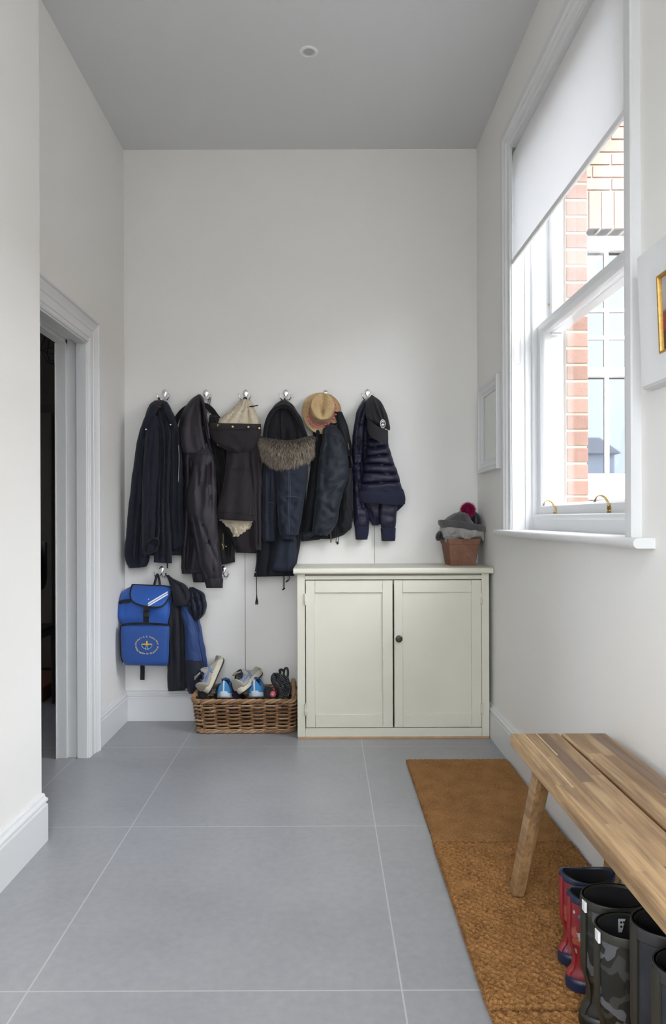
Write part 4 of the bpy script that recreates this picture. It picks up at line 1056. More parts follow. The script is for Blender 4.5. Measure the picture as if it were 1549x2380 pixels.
dpart('sleeve', M['denim'], g, [(1070, 614, 648, .05, .12), (1110, 611, 646, .045, .14), (1170, 611, 643, .045, .14), (1230, 610, 641, .045, .135), (1254, 611, 640, .05, .125), (1258, 614, 638, .055, .115)], folds=[(-.1, .1, .2, .014, 1080, 1250)], seed=43, bottom=12)
dpart('sleeve', M['denim'], g, [(1062, 646, 712, .06, .15), (1095, 643, 717, .05, .185), (1130, 643, 713, .05, .195), (1165, 644, 707, .055, .195), (1200, 646, 702, .06, .19), (1228, 648, 697, .065, .185), (1242, 651, 694, .07, .175, 0, 2)], folds=[(.1, .2, .35, .006, 1075, 1235), (.9, .2, .3, .012, 1130, 1170), (-.3, .6, .25, .010, 1155, 1190), (-.5, .5, .2, .010, 1190, 1215)], seed=44, bottom=10, wr=(.009, 2.4, 3.0))
dpart('cuff', M['rib'], g, [(1236, 654, 688, .08, .165), (1246, 654, 686, .08, .165, 0, 2), (1256, 657, 684, .085, .16, 0, -3)], seed=45, bottom=14, ribs=(40, .0015), wr=(0, 1, 1))
bm = BM()
for dx in (0, 3.2): ptube(bm, [(671+dx, 1095, .188), (672+dx, 1140, .198), (671+dx, 1190, .195), (669+dx, 1238, .182)], .0008)
ptube(bm, [(645, 1155, .15), (665, 1153, .195), (690, 1155, .19), (707, 1158, .15)], .0008)
ptube(bm, [(612, 1170, .11), (628, 1168, .142), (642, 1170, .12)], .0008)
obj('stitching', bm, mat('pale blue stitching', (.08, .10, .15), .8), g)
# hood: outer shell, plush lining, fur ruff
dpart('hood_shell', M['plush'], g, [(931, 653, 668, .01, .06), (940, 640, 680, .008, .085), (955, 629, 691, .008, .095), (975, 621, 702, .008, .10), (1000, 616, 711, .008, .105), (1030, 612, 716, .01, .105)], seed=46)
tpart('hood_rim', M['plush'], g, [(615, 1022, .10), (620, 985, .11), (632, 958, .115), (648, 945, .118), (663, 943, .118), (677, 950, .116), (692, 972, .112), (706, 1000, .108), (714, 1022, .10)], .012)
dpart('plush_lining', M['plush'], g, [(950, 634, 685, .05, .102), (975, 626, 698, .05, .112), (1005, 620, 709, .05, .118), (1040, 616, 714, .05, .118), (1060, 622, 708, .05, .11)], folds=[(-.35, -.3, .1, .03, 955, 1055), (.1, .0, .08, .025, 955, 1055), (.5, .45, .1, .022, 960, 1055)], seed=47)
M['fur'] = hair_mat('grey brown fur', [(0, (.03, .024, .020)), (.28, (.12, .095, .075)), (.55, (.34, .28, .215)), (.85, (.54, .47, .38)), (1, (.66, .60, .52))])
bm = BM(); lay = bm.faces.layers.float.new('tone')
FR = [(604, 1026, .10, 14, 26), (614, 1040, .135, 24, 34), (634, 1050, .16, 30, 40), (660, 1056, .178, 32, 42), (688, 1053, .168, 31, 40), (710, 1044, .145, 29, 38), (730, 1032, .11, 20, 32)]
def fur_base(rnd):
    s = rnd.random()*(len(FR)-1); i = min(int(s), len(FR)-2); t = s-i
    a, b = FR[i], FR[i+1]; cx_, cy_, of, rr = [a[k]+(b[k]-a[k])*t for k in range(4)]
    ang = rnd.uniform(-.5, PI+.5); r = rr*.00236
    c = P(cx_, cy_, BACK_Y-of+.03)
    nn = Vector(((s/(len(FR)-1)-.5)*.9, -math.sin(ang), math.cos(ang))).normalized()
    p = c + Vector((0, nn.y*r*.9, nn.z*r))
    tone = max(0, min(1, rnd.gauss(.66, .24) - .60*max(0, nn.z-.25)))
    return p, nn, tone
def fur_dir(nn, rnd):
    d = nn*.6 + Vector((nn.x*.6, -.35, -1.0)) + Vector((rnd.gauss(0, .24), rnd.gauss(0, .2), rnd.gauss(0, .2)))
    return d.normalized()
core = BM(); rs = []
for s in range(25):
    q = s/24*(len(FR)-1); i = min(int(q), len(FR)-2); t = q-i; a, b = FR[i], FR[i+1]
    cx_, cy_, of, rr = [a[k]+(b[k]-a[k])*t for k in range(4)]; c = P(cx_, cy_, BACK_Y-of+.03); r = rr*.00236
    rs.append([c+Vector((0, -math.sin(2*PI*j/16)*r*.9, math.cos(2*PI*j/16)*r)) for j in range(16)])
rings(core, rs, True, True, True); rf = obj('fur_trim', core, mat('fur skin', (.06, .048, .038), .9), g)
hairs(bm, fur_base, 12000, .030, .0006, fur_dir, 4, lay); obj('fur', bm, M['fur'], rf, smooth=False, recalc=False)
tpart('drawcord', M['strap'], g, [(597, 1280, .10), (597, 1320, .102), (596.5, 1360, .09), (597, 1385, .085)], .0022)
bm = BM(); c = P(597, 1385, BACK_Y-.085); sphere(bm, c, .0042, 8, 6)
for k in range(8):
    a = 2*PI*k/8; tube(bm, [c, c+Vector((math.cos(a)*.006, math.sin(a)*.005, -.03)), c+Vector((math.cos(a)*.007, math.sin(a)*.006, -.047))], .0018, 5)
obj('tassel', bm, M['strap'], g)
for x0, x1, y1 in ((658, 659, 1368), (669, 667, 1350)):
    bm = BM(); ptube(bm, [(x0, 1322, .09), (x0+1, 1345, .088), (x1, y1, .085)], .0018); ptube(bm, [(x0+4, 1322, .09), (x0+4, 1345, .088), (x1+2, y1, .085)], .0018)
    ptube(bm, [(x1-2.5, y1+3, .085), (x1+4, y1-1, .085)], .0034); obj('cord_toggle', bm, M['strap'], g)
stud('snap', M['snap'], g, 594, 1330, .092, .003)
# ------------------------------------------------------------------ 5 teal navy padded jacket
g = coat('padded_jacket', 755, 1245, 'dark teal navy padded jacket hanging under the straw hat')
dpart('body', M['teal_d'], g, [(950, 735, 775, .01, .05), (985, 728, 798, .01, .07), (1010, 728, 806, .01, .085), (1080, 722, 818, .01, .095), (1160, 712, 820, .01, .10), (1215, 702, 819, .01, .10), (1243, 697, 800, .012, .095), (1252, 695, 775, .015, .09)], folds=[(-.5, -.5, .12, .03, 1000, 1250), (.4, .45, .1, .02, 1000, 1250)], seed=51, bottom=10)
dpart('side_panel', M['teal_d'], g, [(1090, 800, 820, .03, .11), (1140, 797, 821, .03, .125), (1190, 792, 820, .03, .125), (1225, 791, 818, .03, .115), (1234, 794, 813, .035, .105, -2)], seed=52, bottom=8, wr=(.008, 2.5, 3))
dpart('collar', M['teal_d'], g, [(958, 778, 796, .04, .09), (978, 782, 804, .04, .10), (1000, 787, 811, .04, .11), (1030, 796, 817, .04, .11), (1060, 804, 820, .04, .105)], seed=53, n=36)
dpart('sleeve', M['teal'], g, [(990, 757, 782, .05, .10), (1003, 751, 793, .05, .14), (1025, 748, 802, .045, .17), (1055, 744, 808, .045, .19), (1085, 740, 811, .05, .195), (1115, 737, 808, .05, .20), (1145, 735, 799, .055, .20), (1180, 732, 790, .06, .20), (1210, 728, 785, .065, .195), (1230, 726, 775, .07, .185), (1240, 726, 767, .075, .17, 1, 1)], folds=[(-.6, -.5, .2, .012, 1010, 1130), (.8, -.2, .3, .012, 1110, 1150), (-.4, .8, .22, .010, 1170, 1200)], seed=54, bottom=12, wr=(.010, 2.3, 3.2))
dpart('cuff', M['teal'], g, [(1226, 727, 772, .072, .178), (1236, 727, 766, .075, .172), (1244, 730, 762, .08, .165, 1)], seed=55, bottom=10, ribs=(26, .003), capt=False)
dpart('hem', M['teal'], g, [(1236, 697, 748, .03, .085), (1246, 696, 748, .03, .09), (1256, 700, 744, .035, .08, -2)], seed=56, bottom=6, ribs=(18, .002))
bm = BM()
ptube(bm, [(727, 1170, .15), (745, 1176, .198), (770, 1176, .202), (788, 1172, .16)], .0009); ptube(bm, [(758, 1012, .135), (775, 1012, .163), (796, 1024, .165), (806, 1042, .15)], .0009)
obj('seam', bm, M['teal_d'], g)
bpart('zip_pull', mat('dark brown leather pull', (.05, .03, .02), .6), g, [(769, 1238, .09), (769.5, 1250, .09), (769.5, 1261, .088)], .007, .003)
tpart('zip', M['gold'], g, [(810, 1030, .112), (812, 1045, .113)], .001)
for x in (781, 786):
    tpart('drawcord', M['strap'], g, [(x, 1226, .10), (x-1, 1240, .1), (x+1, 1252, .1), (x, 1262, .098)], .0017)
for x, y, r in ((785, 1262, .007), (780, 1248, .0045)):
    bm = BM(); sphere(bm, P(x, y, BACK_Y-.098), r, 10, 8, (1, 1, 1.3)); obj('cord_end', bm, M['strap'], g)
# ------------------------------------------------------------------ straw hat
hc = P(748, 957, BACK_Y-.062)
MH = Matrix.Translation(hc) @ Matrix.Rotation(math.radians(-13), 4, 'X') @ Matrix.Rotation(math.radians(4), 4, 'Z') @ Matrix.Rotation(PI/2, 4, 'X')      # local +z comes out towards the room
hat = empty('straw_hat', hc, 'natural straw trilby with pink and yellow pompom trim hung over the padded jacket', 'hat')
def straw():
    t = NT('woven natural straw'); br = t.n('TexBrick'); t.l(t.mapped((1, 1, 1), (0, 0, .78)), br.inputs['Vector']); br.inputs['Scale'].default_value = 190
    br.inputs['Color1'].default_value = (.60, .42, .22, 1); br.inputs['Color2'].default_value = (.46, .30, .14, 1); br.inputs['Mortar'].default_value = (.30, .18, .08, 1); br.inputs['Mortar Size'].default_value = .03
    t.set(col=t.mix(t.ramp(t.noise(40, 3), [(.3, 0.0), (.7, .4)]), br.outputs['Color'], (.62, .47, .27)), rough=.75); t.bump(t.noise(300, 2), .5, .003); return t.m
M['straw'] = straw()
bm = BM(); rs = []
for r, z in ((.066, .0), (.072, -.001), (.090, -.005), (.103, -.008), (.108, -.004), (.109, -.006), (.106, -.0105), (.088, -.010), (.066, -.005)):
    rs.append([MH @ Vector((r*math.cos(a)*1.0, r*math.sin(a)*1.12, z + (.016*math.cos(2*a) if r > .08 else .004*math.cos(2*a))*((r-.066)/.043))) for a in [2*PI*j/56 for j in range(56)]])
rings(bm, rs, True, loop=True); obj('brim', bm, M['straw'], hat, angle=60)
bm = BM(); rs = []
for k in range(17):
    s = k/16; z = .086*math.sin(min(1, s/.72)*PI/2)**.9 if s < .72 else .086
    rr = .077*(1-.12*s/.72) if s < .72 else .0678*(1-(s-.72)/.28)
    r = []
    for j in range(56):
        a = 2*PI*j/56; x, y = rr*math.cos(a)*.93, rr*math.sin(a)*1.08
        zz = z
        if s > .4:
            f = (s-.4)/.6
            zz -= f*.030*math.exp(-(x/.016)**2)*max(0.0, 1-max(0, (-y-.035)/.03)) + f*.010*(y < 0)*min(1, -y/.06)
            px_ = .018*f*math.exp(-((y+.042)/.025)**2); x -= math.copysign(min(abs(x)*.45, px_), x)
        r.append(MH @ Vector((x, y, zz)))
    rs.append(r)
rings(bm, rs, True, False, True); obj('crown', bm, M['straw'], hat, angle=80)
def pom(name, m, px, py, r=.0052):
    d = .062+.030
    bm = BM(); c = P(px, py, BACK_Y-d)
    for k in range(3):
        pass
    sphere(bm, c, r, 10, 8)
    bm.normal_update()
    for v in bm.verts: v.co += (v.co-c)*.28*noise.noise(v.co*700)
    return obj(name, bm, m, hat)
M['pom_pink'] = cloth('coral pink pompom wool', (.72, .17, .20), .9); M['pom_yel'] = cloth('yellow pompom wool', (.55, .42, .03), .9)
ZF = 260/1549
for x, y in ((515, 262), (540, 302), (547, 346), (551, 390), (541, 438), (520, 487), (486, 522), (440, 560), (393, 578), (350, 594), (300, 604), (262, 604), (226, 592), (196, 566), (174, 520), (155, 466)):
    pom('pompom', M['pom_pink'], 690+x*ZF, 890+y*ZF)
for x, y in ((425, 155), (456, 178), (482, 206)): pom('pompom', M['pom_yel'], 690+x*ZF, 890+y*ZF)
bm = BM(); rs = []
for r, z in ((.0785, .002), (.0795, .003), (.0785, .012), (.076, .012)):
    rs.append([MH @ Vector((r*.94*math.cos(a), r*1.09*math.sin(a), z)) for a in [PI*1.02+PI*.98*j/40 for j in range(41)]])
rings(bm, rs, False); obj('ribbon', bm, mat('pink ribbon', (.72, .15, .28), .7), hat)
# ------------------------------------------------------------------ 6 navy puffer and the cap on the same hook
g = coat('puffer_jacket', 880, 1250, 'shiny navy quilted puffer jacket, rightmost on the hooks')
tpart('hanging_loop', M['strap'], g, [(846, 945, .06), (845, 930, .05), (849, 942, .06)], .0025)
QL = [1021, 1039.5, 1059, 1080, 1099.5, 1121.5]
dpart('back_hem', M['rib'], g, [(1150, 836, 941, .02, .06), (1170, 838, 941, .02, .065), (1185, 842, 928, .02, .065), (1203, 856, 906, .02, .065), (1221, 866, 880, .025, .06)], seed=61, ribs=(30, .0015))
dpart('lining', M['puffer'], g, [(1150, 842, 932, .04, .09), (1170, 848, 925, .04, .085), (1188, 860, 905, .04, .08), (1204, 868, 880, .045, .07)], seed=62, quilts=(1178,), qd=.006)
dpart('sleeve', M['puffer'], g, [(1140, 884, 928, .03, .10), (1170, 880, 925, .03, .115), (1200, 881, 922, .03, .11), (1222, 885, 921, .03, .105), (1231, 887, 919, .035, .09)], seed=63, quilts=(1176, 1200, 1222), qd=.008)
dpart('cuff', M['rib'], g, [(1228, 886, 921, .035, .10), (1240, 887, 920, .035, .10), (1256, 887, 919, .035, .098, 0, 1)], seed=64, bottom=12, ribs=(34, .0014), wr=(.002, 1, 1))
dpart('sleeve', M['puffer'], g, [(1010, 820, 846, .02, .09), (1060, 819, 846, .02, .10), (1120, 821, 846, .02, .10), (1165, 822, 850, .02, .105), (1195, 822, 858, .02, .11), (1218, 823, 859, .025, .105), (1227, 825, 857, .03, .09)], seed=65, quilts=(1032, 1052, 1075, 1100, 1125, 1150, 1178, 1204), qd=.010, folds=[(.5, .4, .2, .01, 1020, 1190)])
dpart('cuff', M['rib'], g, [(1224, 824, 858, .03, .10), (1236, 825, 857, .03, .10), (1253, 827, 855, .03, .098, 0, 1)], seed=66, bottom=12, ribs=(34, .0014), wr=(.002, 1, 1))
dpart('body', M['puffer'], g, [(932, 842, 858, .02, .06), (945, 834, 870, .015, .09), (965, 828, 882, .012, .11), (990, 824, 894, .01, .12), (1015, 822, 900, .01, .12), (1060, 820, 906, .01, .12), (1110, 822, 920, .012, .12), (1140, 826, 930, .015, .11)], seed=67, quilts=[990]+QL, folds=[(-.55, -.5, .1, .05, 960, 1140), (-.2, -.25, .08, .02, 960, 1140)])
dpart('front', M['puffer'], g, [(1000, 854, 897, .05, .125), (1015, 852, 901, .05, .155), (1040, 851, 905, .045, .165), (1075, 848, 917, .045, .17), (1105, 843, 928, .045, .172), (1130, 838, 934, .045, .168), (1144, 836, 937, .05, .155)], seed=68, quilts=QL, qd=.026, qw=3.0, wr=(.006, 5, 4))
dpart('hem_band', M['rib'], g, [(1136, 837, 937, .045, .152), (1146, 835, 940, .04, .160), (1158, 835, 942.5, .04, .160, 1), (1168, 837, 942, .045, .150, 3, 3)], seed=69, bottom=10, ribs=(60, .0012), wr=(.003, 2, 1), capt=False)
dpart('collar', M['puffer'], g, [(934, 843, 860, .05, .10), (948, 833, 857, .05, .125), (966, 827, 852, .05, .13), (985, 824, 850, .05, .135), (1010, 821, 849, .05, .135), (1040, 820, 846, .05, .13), (1075, 821, 842, .05, .125)], seed=70, quilts=(982, 1021, 1040, 1060), qd=.010, folds=[(.2, .1, .2, .012, 945, 1060)], n=40)
cap = empty('baseball_cap', P(880, 1030, BACK_Y-.16), 'black cap with round white badge hooked over the puffer jacket', 'cap')
dpart('crown', M['cap_cloth'], cap, [(920, 862, 868, .05, .075), (928, 854, 880, .05, .13), (936, 851, 887, .06, .165), (950, 850.5, 895, .08, .20), (962, 850.5, 900, .10, .22), (974, 852, 905, .11, .228, 5), (984, 853.5, 908, .12, .228, 11), (988, 856, 906, .13, .22, 13)], folds=[(.0, .1, .10, .022, 930, 985), (.5, .45, .12, .018, 940, 985), (-.5, -.4, .15, .01, 940, 990)], seed=71, wr=(.008, 2.4, 2.4))
bm = BM()
vis = [(854.5, 973), (853.6, 985), (854.4, 998), (858, 1008), (864, 1016.5), (872, 1021.5), (882, 1026), (893, 1030), (902.5, 1033), (903, 1020), (902.4, 1000), (892, 997), (878, 990), (866, 982)]
def visp(p, d): 
    u = (p[0]-878)/25; v = (p[1]-985)/45
    return P(p[0], p[1], BACK_Y-(.236+.022*v-.030*u*u-d))
nv = 10
cxv, cyv = 879, 1003
for d, flip in ((0, 0), (.004, 1)):
    rs = [[visp((cxv+(x-cxv)*s, cyv+(y-cyv)*s), d) for x, y in vis] for s in [k/nv for k in range(1, nv+1)]]
    rings(bm, rs, True, True, False)
bmesh.ops.bridge_loops(bm, edges=[e for e in bm.edges if e.is_boundary])
obj('visor', bm, M['cap_cloth'], cap, angle=50)
bm = BM()
bc = (890.5, 984.5)
def bp(x, y, d=.0): 
    q = P(bc[0]+x, bc[1]+y, BACK_Y-.2405-d); return q + Vector((0, .010*(x/6.5)+.006*abs(y)/10, 0))
def ringshape(bm, r0, r1, a0=0, a1=2*PI, n=40, sx=6.6, sy=10.2, d=0):
    rs = [[bp(sx*r*math.cos(a), sy*r*math.sin(a), d) for r in (r0, r1)] + [bp(sx*r*math.cos(a), sy*r*math.sin(a), d-.002) for r in (r1, r0)] for a in [a0+(a1-a0)*i/n for i in range(n+1)]]
    rings(bm, rs, True, True, True)
ringshape(bm, .0, 1.0, d=-.001)
bd = obj('badge', bm, M['cap_cloth'], cap, recalc=True, label='round embroidered badge')
bm = BM(); ringshape(bm, .92, 1.0)
for k in range(11): ringshape(bm, .72, .88, 2.5+k*.39, 2.5+k*.39+.24, 4)
for k in range(5): ringshape(bm, .72, .86, .9+k*.3, .9+k*.3+.17, 3)
ringshape(bm, .38, .56, 3.4, 5.6, 12)
rings(bm, [[bp(x, y, d) for x, y in ((-3.6, 3.2), (-1.6, -1.2), (-.4, 1.2), (1.2, -2.6), (3.8, 2.6), (2.4, 5.6), (.8, 2.6), (-.6, 5.2))] for d in (0, -.002)], True, True, True)
obj('emblem', bm, mat('white embroidery', (.75, .75, .74), .8), bd, smooth=False)
# ------------------------------------------------------------------ 7 blue school bag
bag = empty('school_backpack', P(338, 1548, BACK_Y-.1), 'bright blue school backpack with white stripes and a round yellow and white crest', 'backpack'); bag['group'] = 'bags on the hooks'
blue = cloth('royal blue polyester', (.024, .098, .40), .6, sheen=.1, crease=.12, var=.08); blue2 = cloth('royal blue pocket cloth', (.019, .075, .29), .6, sheen=.1, crease=.06, var=.06)
dpart('body', blue, bag, [(1361, 308, 388, .02, .09), (1370, 292, 396, .015, .12), (1386, 280, 400, .012, .15), (1410, 272, 400, .012, .165), (1432, 270.5, 399, .012, .17), (1448, 281, 397, .012, .165), (1470, 284, 395, .012, .165), (1520, 285, 394, .014, .165), (1538, 288, 393, .02, .16), (1546, 292, 390, .03, .15)], sq=.6, folds=[(.1, .15, .3, .012, 1415, 1446), (-.7, -.75, .15, .010, 1395, 1440)], wr=(.006, 2.5, 1.6), seed=81)
dpart('front_pocket', blue2, bag, [(1454, 284, 392, .13, .195), (1459, 281.5, 394, .12, .208), (1480, 281, 394, .12, .214), (1505, 282, 393, .12, .216), (1530, 284, 392, .12, .212), (1541, 288, 391, .12, .204, 1, 2), (1545, 296, 388, .13, .19, 1, 2)], sq=.42, wr=(.003, 2, 1), seed=82)
tpart('piping', M['strap'], bag, [(286, 1540, .175), (281, 1525, .178), (279.5, 1490, .18), (280, 1462, .18), (286, 1453, .19), (330, 1450.5, .198), (390, 1453, .19)], .0028, label='dark piping')
tpart('zip', M['black_cloth'], bag, [(284, 1452, .185), (310, 1449.5, .192), (350, 1449.5, .194), (392, 1452, .186)], .0055)
bm = BM()
FL = [(308, 1359), (386, 1363), (396, 1367), (399, 1372), (391, 1392), (382, 1405), (370, 1411), (345, 1410), (322, 1405), (308, 1397), (303, 1385), (304, 1372)]
FLs = [(v.x, v.y) for v in spline([(a, b, 0) for a, b in FL+FL[:1]], 60)][:-1]
def flp(x, y, d=0):
    t = max(0.0, min(1.0, (y-1358)/52)); return P(x, y, BACK_Y-(.085 + .115*math.sin(t*PI/2)**.8 - .02*((x-350)/48)**2 + d))
fcx, fcy = 350, 1385
nvv = 9
for d in (0, -.006): rings(bm, [[flp(fcx+(x-fcx)*s, fcy+(y-fcy)*s, d) for x, y in FLs] for s in [k/nvv for k in range(1, nvv+1)]], True, True, False)
bmesh.ops.bridge_loops(bm, edges=[e for e in bm.edges if e.is_boundary])
fl = obj('flap', bm, blue, bag, angle=50)
bm = BM(); tube(bm, [flp(x, y, -.002) for x, y in FLs+FLs[:1]], .0048, 8); obj('piping', bm, M['strap'], fl, label='black flap piping')
bm = BM()
for off, w in ((2.2, 3.6), (7.2, 3.6)):
    rs = []
    for i in range(17):
        s = i/16; x, y = 344+46*s, 1407+off*.15-27.5*s + off*.9-6
        if False: pass
        rs.append([flp(x, y-w/2, .0012), flp(x, y+w/2, .0012), flp(x, y+w/2, .0002), flp(x, y-w/2, .0002)])
    rings(bm, rs, True, True, True)
obj('reflective_stripe', bm, mat('white reflective tape', (.78, .79, .82), .4), fl, label='white diagonal stripes')
bm = BM(); lathe(bm, [(.001, -.003), (.003, -.002), (.0036, .002)], flp(345.5, 1393), 'Y', 12, True, True); obj('snap', bm, M['snap'], fl)
bpart('buckle_strap', M['strap'], bag, [(341, 1408, .206), (340.5, 1420, .200), (340, 1432, .188), (339.5, 1446, .178)], .030, .003)
bm = BM(); q = P(340, 1426, BACK_Y-.2)
box(bm, q.x-.017, q.x+.017, q.y-.008, q.y, q.z-.016, q.z+.010); obj('buckle', bm, mat('black plastic', (.02, .02, .02), .3), bag, smooth=False, bevel=.003)
bpart('side_strap', M['strap'], bag, [(277, 1401, .14), (290, 1397, .158), (303, 1396, .165)], .018, .003)
bpart('carry_handle', M['strap'], bag, [(358, 1362, .07), (362, 1346, .055), (366, 1335, .045), (370, 1346, .05), (372, 1364, .065)], .012, .004)
bpart('bottom_strap', M['strap'], bag, [(331, 1538, .10), (331.5, 1560, .09), (331, 1580, .085)], .024, .003)
bpart('shoulder_strap', M['strap'], bag, [(276, 1400, .03), (270, 1440, .02), (272, 1500, .015), (284, 1540, .02)], .03, .006)
for x, y in ((287, 1538), (297, 1541)): tpart('zip_pull', M['snap'], bag, [(x, y-4, .17), (x, y+2, .172), (x+.5, y+8, .17)], .0016)
# crest: words round an ellipse, a yellow cross figure and a white bowl outline
pocket_y = BACK_Y-.2205
def glyphs(bm, ch, size, place):
    cu = bpy.data.curves.new('glyph', 'FONT'); cu.body = ch; cu.size = size; cu.align_x = 'CENTER'; cu.resolution_u = 3; cu.offset = .0004
    o = bpy.data.objects.new('glyph', cu); COL.objects.link(o)
    dg = bpy.context.evaluated_depsgraph_get(); ev = o.evaluated_get(dg); me = ev.to_mesh()
    vs = [bm.verts.new(place(v.co.x, v.co.y)) for v in me.vertices]
    for p in me.polygons:
        try: bm.faces.new([vs[i] for i in p.vertices])
        except ValueError: pass
    ev.to_mesh_clear(); bpy.data.objects.remove(o); bpy.data.curves.remove(cu)
ec = P(341.5, 1499.5, pocket_y); K = pocket_y/F
def around(bm, text, a0, a1, rx, ry, up):
    n = len(text)
    for i, ch in enumerate(text):
        if ch == ' ': continue
        a = a0+(a1-a0)*(i+.5)/n
        c = Vector((rx*math.cos(a), 0, ry*math.sin(a))); nrm = Vector((math.cos(a)/rx, 0, math.sin(a)/ry)).normalized()*(1 if up else -1)
        tg = Vector((nrm.z, 0, -nrm.x))
        glyphs(bm, ch, .0125, lambda x, y: ec + c + tg*x + nrm*(y-.004))
bm = BM()
around(bm, "St Michael's C. E. Primary School", math.radians(178), math.radians(3), 26*K, 19.8*K, True)
obj('lettering', bm, mat('gold thread', (.52, .40, .26), .6), bag, smooth=False, recalc=False, label='embroidered school name round the top')
bm = BM()
around(bm, "Working together for the good of all", math.radians(188), math.radians(353), 26*K, 19.8*K, False)
obj('lettering', bm, mat('gold thread', (.52, .40, .26), .6), bag, smooth=False, recalc=False, label='embroidered motto round the bottom')
bm = BM()
def ep(x, y): return ec + Vector((x*K, 0, -y*K))
def plate(bm, poly, d=.0012): rings(bm, [[ep(x, y)+Vector((0, -q, 0)) for x, y in poly] for q in (d, -.002)], True, True, True)
plate(bm, [(-1.7, -9.5), (1.7, -9.5), (1.9, -3.6), (12, -3.4), (12.2, -.9), (1.2, -.4), (0, .6), (-1.2, -.4), (-12.4, -.9), (-12.2, -3.4), (-1.9, -3.6)])
obj('cross', bm, mat('yellow embroidery', (.62, .42, .03), .6), bag, smooth=False, label='yellow embroidered cross')
bm = BM()
tube(bm, [ep(12.2*math.cos(a)*.98, -.6+9.6*math.sin(a)) for a in [PI*i/24 for i in range(25)]], .0009, 6)
tube(bm, [ep(-1.2, .2), ep(-3.2, 10.6), ep(3.2, 10.6), ep(1.2, .2)], .0011, 6)
obj('bowl_outline', bm, mat('white thread', (.62, .66, .72), .6), bag, smooth=True, label='white embroidered outline')
# ------------------------------------------------------------------ 8 child's jacket
g = coat('child_jacket', 430, 1605, "child's grey, blue and navy hooded jacket beside the blue school backpack")
kgrey = cloth('dark grey cotton', (0.0161, 0.0167, 0.0223), .85); kblue = cloth('mid blue nylon', (.022, .052, .17), .6, crease=.3); kdark = cloth('dark navy nylon', (.010, .012, .026), .6, crease=.4)
tpart('hanging_loop', M['strap'], g, [(384, 1332, .045), (390, 1342, .05), (396, 1356, .06)], .003)
dpart('body', kdark, g, [(1380, 392, 446, .01, .10), (1430, 390, 462, .008, .11), (1480, 389, 472, .008, .11), (1530, 390, 480, .008, .11), (1575, 391, 486, .01, .10), (1600, 398, 484, .012, .09)], seed=91, folds=[(-.1, -.1, .1, .03, 1400, 1590)])
dpart('side_panel', kblue, g, [(1430, 446, 462, .03, .115), (1460, 450, 468, .03, .12), (1500, 458, 476, .03, .12), (1540, 465, 482, .03, .11), (1560, 468, 484, .03, .10)], seed=95, n=32)
dpart('front_panel', kgrey, g, [(1400, 392, 424, .06, .13), (1425, 387.5, 428, .05, .15), (1460, 386.5, 430, .05, .16), (1510, 388, 431, .05, .16), (1560, 389, 432, .05, .155), (1595, 389.5, 433, .05, .145), (1605, 392, 431, .06, .13, -1)], folds=[(.5, .45, .15, .02, 1410, 1600), (-.4, -.35, .2, .012, 1420, 1600)], seed=92, bottom=10)
bm = BM()
SL = [(1400, 419, 436, .07, .13), (1425, 421, 447, .06, .165), (1460, 428, 456, .06, .175), (1500, 430, 464, .06, .18), (1536, 431, 470, .06, .178)]
drape(bm, SL, seed=93, wr=(.006, 2.4, 2)); obj('sleeve', bm, kblue, g, angle=70, label='blue upper sleeve')
dpart('lower_sleeve', kdark, g, [(1534, 430.5, 470.5, .06, .18), (1560, 431, 473, .06, .178), (1590, 434, 474, .06, .17), (1606, 436, 470, .06, .155), (1612, 440, 464, .07, .14)], seed=94, bottom=8)
dpart('hood', kgrey, g, [(1338, 388, 395, .04, .07), (1345, 390, 404, .04, .10), (1358, 394, 430, .04, .135), (1372, 398, 441, .04, .16), (1388, 401, 447, .045, .175), (1400, 404, 445, .05, .172), (1409, 408, 438, .06, .165)], folds=[(.1, .3, .2, .016, 1350, 1400)], seed=96, wr=(.009, 2.4, 2))
dpart('hood_edge', kdark, g, [(1366, 440, 452, .06, .12), (1378, 436, 474, .05, .16), (1395, 434, 480, .05, .185), (1412, 436, 481, .05, .19), (1428, 442, 476, .055, .18), (1442, 450, 462, .07, .15)], folds=[(-.3, .2, .14, .024, 1374, 1438), (.4, .6, .12, .02, 1380, 1436), (-.7, -.5, .12, .018, 1380, 1436)], seed=97, wr=(.013, 2.6, 3))
